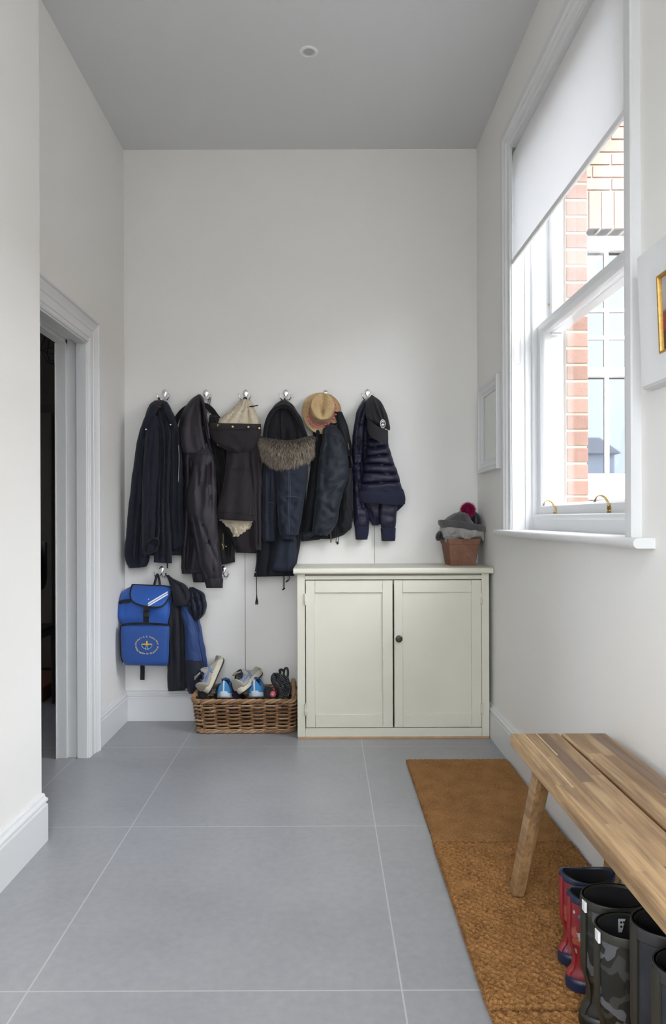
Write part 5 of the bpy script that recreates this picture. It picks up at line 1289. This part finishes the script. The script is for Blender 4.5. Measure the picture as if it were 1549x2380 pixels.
# ------------------------------------------------------------------ wicker basket
WICK = hair_mat('brown wicker', [(0, (.12, .060, .028)), (.35, (.22, .115, .055)), (.65, (.34, .20, .105)), (1, (.46, .31, .19))], .45)
BF, BB_ = 3.705, 3.925
bx0, bx1 = P(457, 1700, BF).x, P(683, 1700, BF).x
bk = empty('wicker_basket', ((bx0+bx1)/2, (BF+BB_)/2, 0), 'low oblong brown wicker basket full of shoes on the floor beside the cream cupboard', 'basket')
def bpath(z, grow=0.0):
    """rounded rectangle, flaring upwards; returns a function s (metres) -> (point, outward), and its length"""
    fl = .018*(z/.17) + grow; x0, x1, y0, y1 = bx0-fl, bx1+fl*.4, BF-fl*.55, BB_+fl*.2; r = .045
    L = [(x1-x0)-2*r, (y1-y0)-2*r]; arc = PI*r/2; tot = 2*(L[0]+L[1])+4*arc
    def f(s):
        s %= tot
        for side, (ox, oy, dx, dy, ln) in enumerate(((x0+r, y0, 1, 0, L[0]), (x1, y0+r, 0, 1, L[1]), (x1-r, y1, -1, 0, L[0]), (x0, y1-r, 0, -1, L[1]))):
            if s < ln: return Vector((ox+dx*s, oy+dy*s, z)), Vector((dy, -dx, 0))
            s -= ln
            if s < arc:
                a = s/r; ex, ey = ox+dx*ln, oy+dy*ln; nx, ny = dy, -dx; c = Vector((ex-nx*r, ey-ny*r, z))
                d = Vector((nx, ny, 0))*math.cos(a) + Vector((dx, dy, 0))*math.sin(a); return c + d*r, d
            s -= arc
        return Vector((x0+r, y0, z)), Vector((0, -1, 0))
    return f, tot
NS = 22
bm = BM(); lay = bm.faces.layers.float.new('tone'); rnd = random.Random(3)
def paint(bm, lay, k0, tone):
    bm.faces.ensure_lookup_table()
    for i in range(k0, len(bm.faces)): bm.faces[i][lay] = max(0, min(1, tone+rnd.uniform(-.05, .05)))
ROWS, RH, Z0 = 14, .0098, .022
for k in range(ROWS):
    z = Z0 + k*RH; f, tot = bpath(z); ph = (k % 2)*PI; n = NS*6
    off = rnd.random()*tot; tone = rnd.uniform(.2, .9); cuts = sorted(rnd.randrange(n) for _ in range(5)) + [n]
    seg = []; last = 0
    for c in cuts:
        if c-last >= 3:
            pts = []
            for i in range(last, c+1):
                s = i/n*tot; p, d = f(s); pts.append(p + d*.0115*math.sin(PI*NS*s/tot + ph) + Vector((0, 0, rnd.uniform(-.0006, .0006))))
            k0 = len(bm.faces); tube(bm, pts, .0046, 7); paint(bm, lay, k0, rnd.uniform(.1, 1)); last = c
for j in range(NS):
    k0 = len(bm.faces)
    for dx in (-.0035, .0035):
        pts = []
        for z in (.006, .06, .11, .168):
            f, tot = bpath(z); s = (j+.0)/NS*tot + dx; p, d = f(s); pts.append(p)
        tube(bm, pts, .0027, 6)
    paint(bm, lay, k0, rnd.uniform(.4, .9))
obj('woven_side', bm, WICK, bk, angle=180)
def rope(nm, z, lift, r, strands, turns, grow=0.0):
    bm = BM(); lay = bm.faces.layers.float.new('tone')
    f, tot = bpath(z, grow)
    for q in range(strands):
        n = 200; pts = []
        for i in range(n+1):
            s = i/n*tot; p, d = f(s); a = 2*PI*(turns*i/n + q/strands)
            pts.append(p + d*math.cos(a)*r*.95 + Vector((0, 0, math.sin(a)*r*.95 + lift(p))))
        cut = [0, 45, 90, 140, 200]
        for c0, c1 in zip(cut[:-1], cut[1:]):
            k0 = len(bm.faces); tube(bm, pts[c0:c1+1], r, 8); paint(bm, lay, k0, rnd.uniform(.35, .95))
    return obj(nm, bm, WICK, bk, angle=180)
rope('rim', Z0+ROWS*RH+.012, lambda p: .0 + .022*max(0, (p.y-BF)/(BB_-BF)), .0072, 3, 14, .004)
rope('foot_rim', .012, lambda p: 0, .0062, 3, 14, .003)
bm = BM(); box(bm, bx0+.01, bx1-.01, BF+.01, BB_-.01, .012, .018); lay = bm.faces.layers.float.new('tone'); obj('base', bm, WICK, bk, smooth=False)
for sx, f0, f1 in ((-1, (452, 1617, 3.735), (474, 1600, 3.915)), (1, (684, 1634, 3.735), (682, 1581, 3.915))):
    a, b = P(*f0), P(*f1)
    bm = BM(); lay = bm.faces.layers.float.new('tone')
    tube(bm, spline([a, a*.67+b*.33+Vector((0, 0, .012)), a*.33+b*.67+Vector((0, 0, .012)), b], 16), .0125, 14); paint(bm, lay, 0, .75)
    h = obj('handle', bm, WICK, bk, label='thick cane handle')
    bm = BM(); lay = bm.faces.layers.float.new('tone')
    for c in (a*.9+b*.1, a*.12+b*.88):
        for q in range(4):
            o = Vector((0, (q-1.5)*.007, 0)); o2 = Vector((0, (1.5-q)*.006, 0))
            tube(bm, [c+o+Vector((-.015, 0, 0)), c+o+Vector((0, 0, .015)), c+o+Vector((.015, 0, 0)), c+o2+Vector((.013*-sx, 0, -.034)), c+o2+Vector((-.014, 0, -.03)), c+o+Vector((-.015, 0, 0))], .0028, 6)
    paint(bm, lay, 0, .9); obj('lashing', bm, WICK, h, angle=180)
# ------------------------------------------------------------------ shoes in the basket
def shoe(name, heel, t, up, mats, label, L=.25, W=.088, stripes=True, group='shoes in the wicker basket', back_tab=False, hs=1.25):
    t = Vector(t).normalized(); up = Vector(up); up = (up - t*up.dot(t)).normalized(); sd = up.cross(t); up = up*hs
    B = Matrix(((t.x, sd.x, up.x, heel[0]), (t.y, sd.y, up.y, heel[1]), (t.z, sd.z, up.z, heel[2]), (0, 0, 0, 1)))
    root = empty(name, heel, label, 'shoe', group)
    def halfw(s): return W/2*(.66 + .30*math.sin(min(1, s/.16)*PI/2)**1 - .13*math.exp(-((s-.42)/.14)**2) + .10*math.exp(-((s-.72)/.15)**2))*(1 if s < .82 else math.sqrt(max(.02, 1-((s-.82)/.185)**2)))
    def top(s): return (.072 - .016*math.sin(min(1, s/.3)*PI)) if s < .30 else (.072 - .0*(s) + .012*math.exp(-((s-.40)/.07)**2) - .040*min(1, max(0, (s-.36))/.40) - .012*max(0, (s-.85)/.15))
    def sect(s, n=20, off=0.0, z0=.022):
        hw, h = halfw(s)+off, top(s)+off; lean = .008*(1-s/.2) if s < .2 else 0; pts = []
        for j in range(n+1):
            a = PI*j/n; y = hw*ss(math.cos(a), .55); z = z0 + (h-z0+.004)*ss(math.sin(a), .8)
            if s < .36: y *= 1 - .42*((z-z0)/(h-z0+.004))**2
            pts.append(B @ Vector((s*L + lean*(z-z0)/.05*-1*0, y, z)))
        return pts
    bm = BM()
    S = [.012+.976*(i/34) for i in range(35)]
    vv = rings(bm, [sect(s) for s in S], False)
    # cut the collar opening out of the top
    n = 20; kill = []
    bm.verts.ensure_lookup_table(); bm.faces.ensure_lookup_table()
    for i in range(len(S)-1):
        s = (S[i]+S[i+1])/2
        if .06 < s < .40:
            wd = 5 if s < .32 else 3
            for f in bm.faces:
                pass
            for j in range(n//2-wd, n//2+wd):
                a, b, c, d = vv[i][j], vv[i][j+1], vv[i+1][j+1], vv[i+1][j]
                f = bm.faces.get((a, b, c, d))
                if f: kill.append(f)
    bmesh.ops.delete(bm, geom=kill, context='FACES')
    bm.faces.new(vv[0]); bm.faces.new(vv[-1][::-1])
    o = obj('upper', bm, mats['upper'], root, angle=80)
    sol = o.modifiers.new('thickness', 'SOLIDIFY'); sol.thickness = .005; sol.offset = -1
    sub = o.modifiers.new('subsurf', 'SUBSURF'); sub.levels = 1; sub.render_levels = 1
    def slab(nm, m, za, zb, grow):
        bm = BM(); rs = []
        for (z, g) in ((za, grow-.002), (za+.003, grow), (zb-.003, grow), (zb, grow-.002)):
            r = []
            for k in range(48):
                a = 2*PI*k/48; s = .5-.5*math.cos(a); y = (halfw(min(.985, max(.012, s)))+g)*ss(math.sin(a), .6)
                r.append(B @ Vector((s*L*(1+2*g/L)-g, y, z + .012*max(0, (s-.78)/.22)**2)))
            rs.append(r)
        rings(bm, rs, True, True, True); return obj(nm, bm, m, root, angle=45)
    slab('midsole', mats['sole'], .005, .028, .004); slab('outsole', mats['out'], .0, .007, .0035)
    bm = BM()
    for s0 in (.0,):
        rs = []
        for i in range(14):
            s = .20+.24*i/13; z = .062 + .036*(1-i/13)**.7*.6
            rs.append([B @ Vector((s*L, y*.022, z + .006*(1-abs(y)))) for y in (-1, -.5, 0, .5, 1)] + [B @ Vector((s*L, y*.022, z - .004)) for y in (1, 0, -1)])
        rings(bm, rs, True, True, True)
    obj('tongue', bm, mats.get('tongue', mats['trim']), root)
    bm = BM()
    for k in range(5):
        s = .40+.062*k; hh = top(s)
        q = []
        for i in range(9):
            y = -.020+.04*i/8; q.append(B @ Vector((s*L + .004*(1 if i % 2 else -1)*0, y, hh+.006-.8*y*y/.02*.6)))
        tube(bm, q, .0024, 6, flat=.8)
    obj('laces', bm, mats['lace'], root)
    bm = BM(); pts = []
    for i in range(31):
        a = 2*PI*i/30; s = .23+.17*math.cos(a); hw = halfw(s)*.58; z = top(s)*.985 if s < .3 else top(s)*.99
        pts.append(B @ Vector((s*L, hw*ss(math.sin(a), .7)*.92, z)))
    tube(bm, pts, .0048, 8); obj('collar', bm, mats['trim'], root)
    if stripes:
        for sgn in (-1, 1):
            for (sa, za, sb, zb, w) in ((.36, .030, .56, .066, .0060), (.46, .030, .40, .066, .0060), (.06, .040, .40, .046, .0045), (.05, .052, .30, .056, .0035)):
                bm = BM(); rs = []
                for i in range(13):
                    q = i/12; s = sa+(sb-sa)*q; z = za+(zb-za)*q; h = top(s); hw = halfw(s)
                    def side(zz):
                        v = max(0, min(1, (zz-.022)/(h-.018))); a = math.asin(v**(1/.8)); y = hw*ss(math.cos(a), .55)
                        if s < .36: y *= 1-.42*v*v
                        return y+.0018
                    rs.append([B @ Vector((s*L, sgn*side(z+d), z+d)) for d in (-w, 0, w)] + [B @ Vector((s*L, sgn*(side(z+d)-.003), z+d)) for d in (w, 0, -w)])
                rings(bm, rs, True, True, True); obj('side_stripe', bm, mats['stripe'], root, angle=60)
    if back_tab:
        bm = BM(); rs = []
        for i in range(9):
            z = .026+.046*i/8; rs.append([B @ Vector((-.001, y, z)) for y in (-.004, .004)] + [B @ Vector((.006, y, z)) for y in (.004, -.004)])
        rings(bm, rs, True, True, True); obj('heel_tab', bm, mats['lace'], root, smooth=False)
    return root
silver = cloth('worn silver grey mesh', (.34, .32, .27), .6, crease=.1); sole_w = mat('worn white rubber', (.58, .53, .43), .6, var=(30, .18)); blk = mat('black rubber', (.015, .015, .015), .6)
strp = mat('blue grey reflective stripe', (.16, .22, .36), .4); navy_t = cloth('dark purple navy collar', (.018, .014, .035), .9); lace_w = cloth('off white laces', (.62, .60, .55), .8)
bluev = cloth('bright turquoise blue mesh', (.035, .22, .50), .6, crease=.1, var=.15)
mS = dict(upper=silver, sole=sole_w, out=blk, trim=navy_t, lace=lace_w, stripe=strp, tongue=silver); mB = dict(upper=bluev, sole=mat('pale blue sole', (.45, .55, .62), .6), out=mat('grey outsole', (.2, .2, .2), .6), trim=cloth('deep blue lining', (.02, .08, .20), .9), lace=lace_w, stripe=lace_w)
mD = dict(upper=cloth('dark purple mesh', (.022, .016, .045), .8), sole=blk, out=blk, trim=navy_t, lace=mat('grey laces', (.2, .2, .22), .8), stripe=strp)
mT = dict(upper=cloth('dark teal grey mesh', (.03, .045, .055), .8), sole=blk, out=blk, trim=blk, lace=blk, stripe=strp)
shoe('running_shoe', P(489, 1610, 3.725), (.16, .80, .50), (-.86, -.16, .44), mS, 'silver grey running shoe leaning upright at the left end of the wicker basket', .25, .098)
shoe('running_shoe', P(563, 1613, 3.72), (.30, .88, .22), (-.58, -.12, .80), mS, 'silver grey running shoe lying on its side in the middle of the wicker basket', .24, .098)
shoe('blue_trainer', P(519, 1623, 3.725)+Vector((0, 0, .002)), (.03, .86, -.30), (.0, .30, .95), mB, 'turquoise blue trainer heel on between the two silver running shoes', .22, .088, False, back_tab=True)
shoe('blue_trainer', P(592, 1622, 3.725)+Vector((0, 0, .002)), (.10, .86, -.28), (-.06, .28, .95), mB, 'turquoise blue trainer heel on right of both silver running shoes', .22, .088, False, back_tab=True)
shoe('dark_trainer', P(538, 1588, 3.83), (.35, .30, -.75), (-.3, -.55, .3), mD, 'dark purple trainer partly hidden behind the second silver running shoe', .2, .075, False)
shoe('dark_trainer', P(524, 1584, 3.87), (-.1, .1, -.9), (-.2, -.9, .1), mT, 'dark grey trainer upright behind the first blue trainer', .2, .075, False)
bm = BM()
drape(bm, [(1606, 462, 478, .17, .22), (1612, 459, 483, .15, .235), (1622, 459, 486, .14, .24), (1640, 462, 486, .14, .235), (1660, 464, 486, .15, .23)], seed=101, wr=(.006, 2, 3)); tag(obj('black_slipper', bm, M['black_cloth']), 'black slipper tucked into the left corner of the wicker basket', 'shoe', 'shoes in the wicker basket')
bm = BM()
drape(bm, [(1598, 616, 632, .15, .19), (1606, 612, 638, .13, .20), (1618, 611, 641, .12, .205), (1640, 612, 642, .12, .2)], seed=102, wr=(.008, 2, 3)); tag(obj('grey_glove', bm, cloth('dark grey felt', (.03, .03, .032), .95)), 'dark grey cloth glove lying in the wicker basket beside the pink torch', 'glove')
tr = empty('pocket_torch', P(634, 1614, 3.73), 'small pink red torch end poking over the basket rim', 'torch')
c = P(634.5, 1614, 3.735)
bm = BM(); lathe(bm, [(.002, -.006), (.010, -.005), (.0155, -.001), (.017, .006), (.016, .014), (.014, .016), (.014, .09)], c, 'Y', 24, True, True); obj('casing', bm, mat('pink red plastic', (.55, .10, .14), .3), tr)
bm = BM()
for a in (0.5, 2.6, 4.7): box(bm, -.0014, .0014, -.001, .001, 0, .006, Matrix.Translation(c+Vector((0, -.0055, 0))) @ Matrix.Rotation(a, 4, 'Y'))
obj('mark', bm, M['plastic_white'], tr, smooth=False, label='white three-armed mark')
def stripe_cloth():
    t = NT('black cloth with thin grey stripes'); w = t.n('TexWave'); w.inputs['Scale'].default_value = 42; w.inputs['Distortion'].default_value = 3.5; w.inputs['Detail'].default_value = 2; w.inputs['Detail Scale'].default_value = 1.2
    t.l(t.mapped((1, .3, 1), (0, .9, 0)), w.inputs['Vector']); t.set(col=t.ramp(w.outputs['Fac'], [(.78, (.012, .013, .015)), (.93, (.20, .21, .22))]), rough=.6); return t.m
um = empty('folded_umbrella', P(655, 1625, 3.82), 'black folded umbrella with thin grey stripes and wrist loop standing in the wicker basket', 'umbrella')
dpart('canopy', stripe_cloth(), um, [(1565, 634, 648, .10, .15), (1572, 630, 668, .09, .165), (1582, 629.5, 673, .09, .18), (1594, 637, 676, .09, .185), (1606, 646, 677, .09, .185), (1616, 646, 674, .09, .18), (1640, 640, 668, .10, .17)], folds=[(-.4, .1, .14, .02, 1566, 1620), (.2, .4, .12, .022, 1570, 1620), (.7, .7, .1, .014, 1575, 1620)], seed=103, wr=(.014, 2.6, 4))
bpart('wrist_loop', cloth('dark grey webbing', (.035, .038, .04), .8), um, [(661, 1577, .16), (660, 1563, .16), (663, 1554, .158), (668, 1554, .155), (670, 1564, .15), (668, 1578, .15)], .012, .004)
bpart('strap', M['strap'], um, [(652, 1566, .16), (651, 1558, .16), (656, 1557, .16), (662, 1562, .165)], .014, .004)
# ------------------------------------------------------------------ terracotta pot with hats
pz = .8766; pcx, pcy = P(1070, 1300, 3.80).x, 3.805
def pot_mat():
    t = NT('weathered terracotta'); n = t.noise(16, 5, rough=.65); n2 = t.noise(60, 3)
    c = t.ramp(n, [(.3, (.17, .075, .045)), (.55, (.225, .105, .068)), (.8, (.29, .155, .11))]); c = t.mix(t.ramp(n2, [(.62, 0.0), (.78, .45)]), c, (.36, .26, .21)); t.set(col=c, rough=.9); t.bump(n2, .3, .003); return t.m
pot = empty('terracotta_pot', (pcx, pcy, pz), 'square tapered terracotta planter holding knitted hats on the cream cupboard', 'plant pot')
def sq(hw, z, r=.008, rot=.10):
    pts = []
    for qx, qy in ((1, 1), (-1, 1), (-1, -1), (1, -1)):
        a0 = math.atan2(qy, qx)-PI/4
        for k in range(4):
            a = a0+PI/2*k/3; x, y = qx*(hw-r)+r*math.cos(a), qy*(hw-r)+r*math.sin(a); pts.append(Vector((pcx+x*math.cos(rot)-y*math.sin(rot), pcy+x*math.sin(rot)+y*math.cos(rot), z)))
    return pts
bm = BM(); rings(bm, [sq(.066, pz), sq(.0665, pz+.004), sq(.082, pz+.112), sq(.0845, pz+.114), sq(.090, pz+.142), sq(.089, pz+.144), sq(.078, pz+.144), sq(.070, pz+.10), sq(.06, pz+.02)], True, True, True)
obj('body', bm, pot_mat(), pot, angle=30)
def knit(name, col, sc=(260, 260, 90)):
    t = NT(name); n = t.noise(9, 3); t.set(col=t.ramp(n, [(.3, tuple(c*.85 for c in col)), (.7, tuple(c*1.15 for c in col))]), rough=.95, sheen=.4, spec=.2)
    t.bump(t.noise(1, 2, t.mapped(sc)), .6, .004); return t.m
kl, kd, kb = knit('light grey wool', (.34, .33, .31)), knit('dark grey wool', (.080, .078, .080)), knit('black wool', (.012, .012, .013))
OFFP = BACK_Y-3.905
def hat_tag(o, label): return tag(o, label, 'hat', 'knitted hats in the terracotta pot')
bh = empty('black_hat', P(1105, 1215, 3.87), 'black knitted hat behind the dark grey beanie, near the wall corner', 'hat', 'knitted hats in the terracotta pot')
dpart('crown', kb, bh, [(1190, 1099, 1106, .06, .10), (1194, 1095, 1112, .045, .125), (1204, 1092, 1119, .04, .145), (1216, 1091, 1121, .04, .15), (1230, 1092, 1121, .045, .15)], folds=[(.2, .1, .12, .02, 1194, 1225)], seed=111)
bm = BM(); drape(bm, [(1235, 1019, 1030, .15, .20), (1241, 1014, 1034, .13, .215), (1249, 1011.5, 1036, .13, .22), (1254, 1013, 1034, .14, .215), (1257, 1016, 1028, .15, .205)], seed=112)
hat_tag(obj('black_glove', bm, kb), 'black knitted piece poking out at the left of the terracotta pot')['category'] = 'glove'
bm = BM(); drape(bm, [(1240, 1034, 1072, .09, .225), (1248, 1032, 1072, .08, .235), (1256, 1033, 1070, .08, .235), (1266, 1038, 1064, .09, .22)], seed=113, ribs=(30, .002))
hat_tag(obj('grey_hat', bm, knit('pale blue grey wool', (.22, .225, .23))), 'pale blue grey knit just showing over the front pot rim')
lh = empty('light_grey_hat', P(1072, 1245, 3.8), 'light grey ribbed knitted hat with wavy edge between the pot rim and the dark beanie', 'hat', 'knitted hats in the terracotta pot')
bm = BM(); nU = 120; rs = []
def edge_y(u): return 1247 + 5.5*math.sin(u*7.2+.5)*(1-.3*u) + 5*u + 4*math.exp(-((u-.85)/.12)**2)
for k in range(12):
    v = k/11; r = []
    for i in range(nU+1):
        u = i/nU*2-1; a = u*1.35
        x = 1076 + 50*math.sin(a)/math.sin(1.35); dp = .09 + .175*math.cos(a)**.6 if abs(a) < PI/2 else .09
        yt = 1226 + 5*u; y = yt + (edge_y(u)-yt)*v
        fl = .020*v*math.sin(u*15+1)+.0016*math.sin(u*150)+.012*math.sin(v*PI)
        r.append(P(x, y, BACK_Y-(dp+fl)))
    rs.append(r)
for k in range(5):
    v = k/4; r = []
    for i in range(nU+1):
        u = i/nU*2-1; a = u*1.35; x = 1076 + 50*math.sin(a)/math.sin(1.35)*(1-.02*v); dp = .09 + .175*math.cos(a)**.6
        fl = .020*math.sin(u*15+1)+.0016*math.sin(u*150)
        r.append(P(x, edge_y(u)+2.2*math.sin(v*PI)-3*v, BACK_Y-(dp+fl-.006-.014*v)))
    rs.append(r)
rings(bm, rs, False); o = obj('brim', bm, kl, lh, angle=80, recalc=False)
dpart('crown', kl, lh, [(1222, 1024, 1128, .06, .24), (1232, 1022, 1128, .05, .25), (1246, 1026, 1124, .05, .245), (1252, 1034, 1112, .06, .22)], seed=114, ribs=(60, .0015))
db = empty('dark_grey_beanie', P(1075, 1225, 3.8), 'dark grey knitted beanie with a bright magenta fur pompom on top of the pot', 'hat', 'knitted hats in the terracotta pot')
dpart('crown', kd, db, [(1190, 1066, 1084, .12, .18), (1193, 1056, 1090, .09, .21), (1200, 1043, 1093, .07, .235), (1208, 1034, 1096, .06, .25), (1218, 1026, 1104, .05, .255), (1226, 1024, 1110, .05, .25)], folds=[(-.2, -.5, .12, .012, 1192, 1222), (.3, .5, .14, .016, 1192, 1222), (.05, 0, .1, .01, 1195, 1222)], seed=115, ribs=(44, .0012), wr=(.008, 2.4, 2.5))
bm = BM(); rs = []
for i in range(97):
    u = i/96*2-1; a = u*1.5; x = 1076 + 58*math.sin(a)/math.sin(1.5); dp = .06+.205*max(0, math.cos(a))**.55
    yc = 1221 + 9*u + 4*u*u*(u > 0) + 1.2*math.sin(u*6); hgt = 8.6*max(.05, 1-abs(u)**7) - 2*(u > .2)*(u-.2)
    r = []
    for j in range(14):
        b = 2*PI*j/14; rb_ = .0018*math.sin(u*170)*(math.cos(b) > -.2)
        r.append(P(x, yc - hgt*math.sin(b)*1.02, BACK_Y-(dp + (.011+rb_)*math.cos(b))))
    rs.append(r)
rings(bm, rs, True, True, True); obj('turned_up_band', bm, kd, db, angle=80)
pc = P(1088, 1184, 3.79); bm = BM(); sphere(bm, pc, .026, 16, 12); pk = obj('pompom', bm, mat('magenta pompom core', (.22, .004, .05), .9), db)
bm = BM(); lay = bm.faces.layers.float.new('tone')
def pb(rnd):
    v = Vector((rnd.gauss(0, 1), rnd.gauss(0, 1), rnd.gauss(0, 1))).normalized(); return pc+v*.024, v, rnd.random()
hairs(bm, pb, 2600, .024, .0006, lambda n_, r_: (n_+Vector((r_.gauss(0, .3), r_.gauss(0, .3), r_.gauss(0, .3)))).normalized(), 9, lay)
obj('pompom_fur', bm, hair_mat('magenta fur', [(0, (.16, .002, .03)), (.6, (.48, .008, .12)), (1, (.62, .03, .22))]), pk, smooth=False, recalc=False)
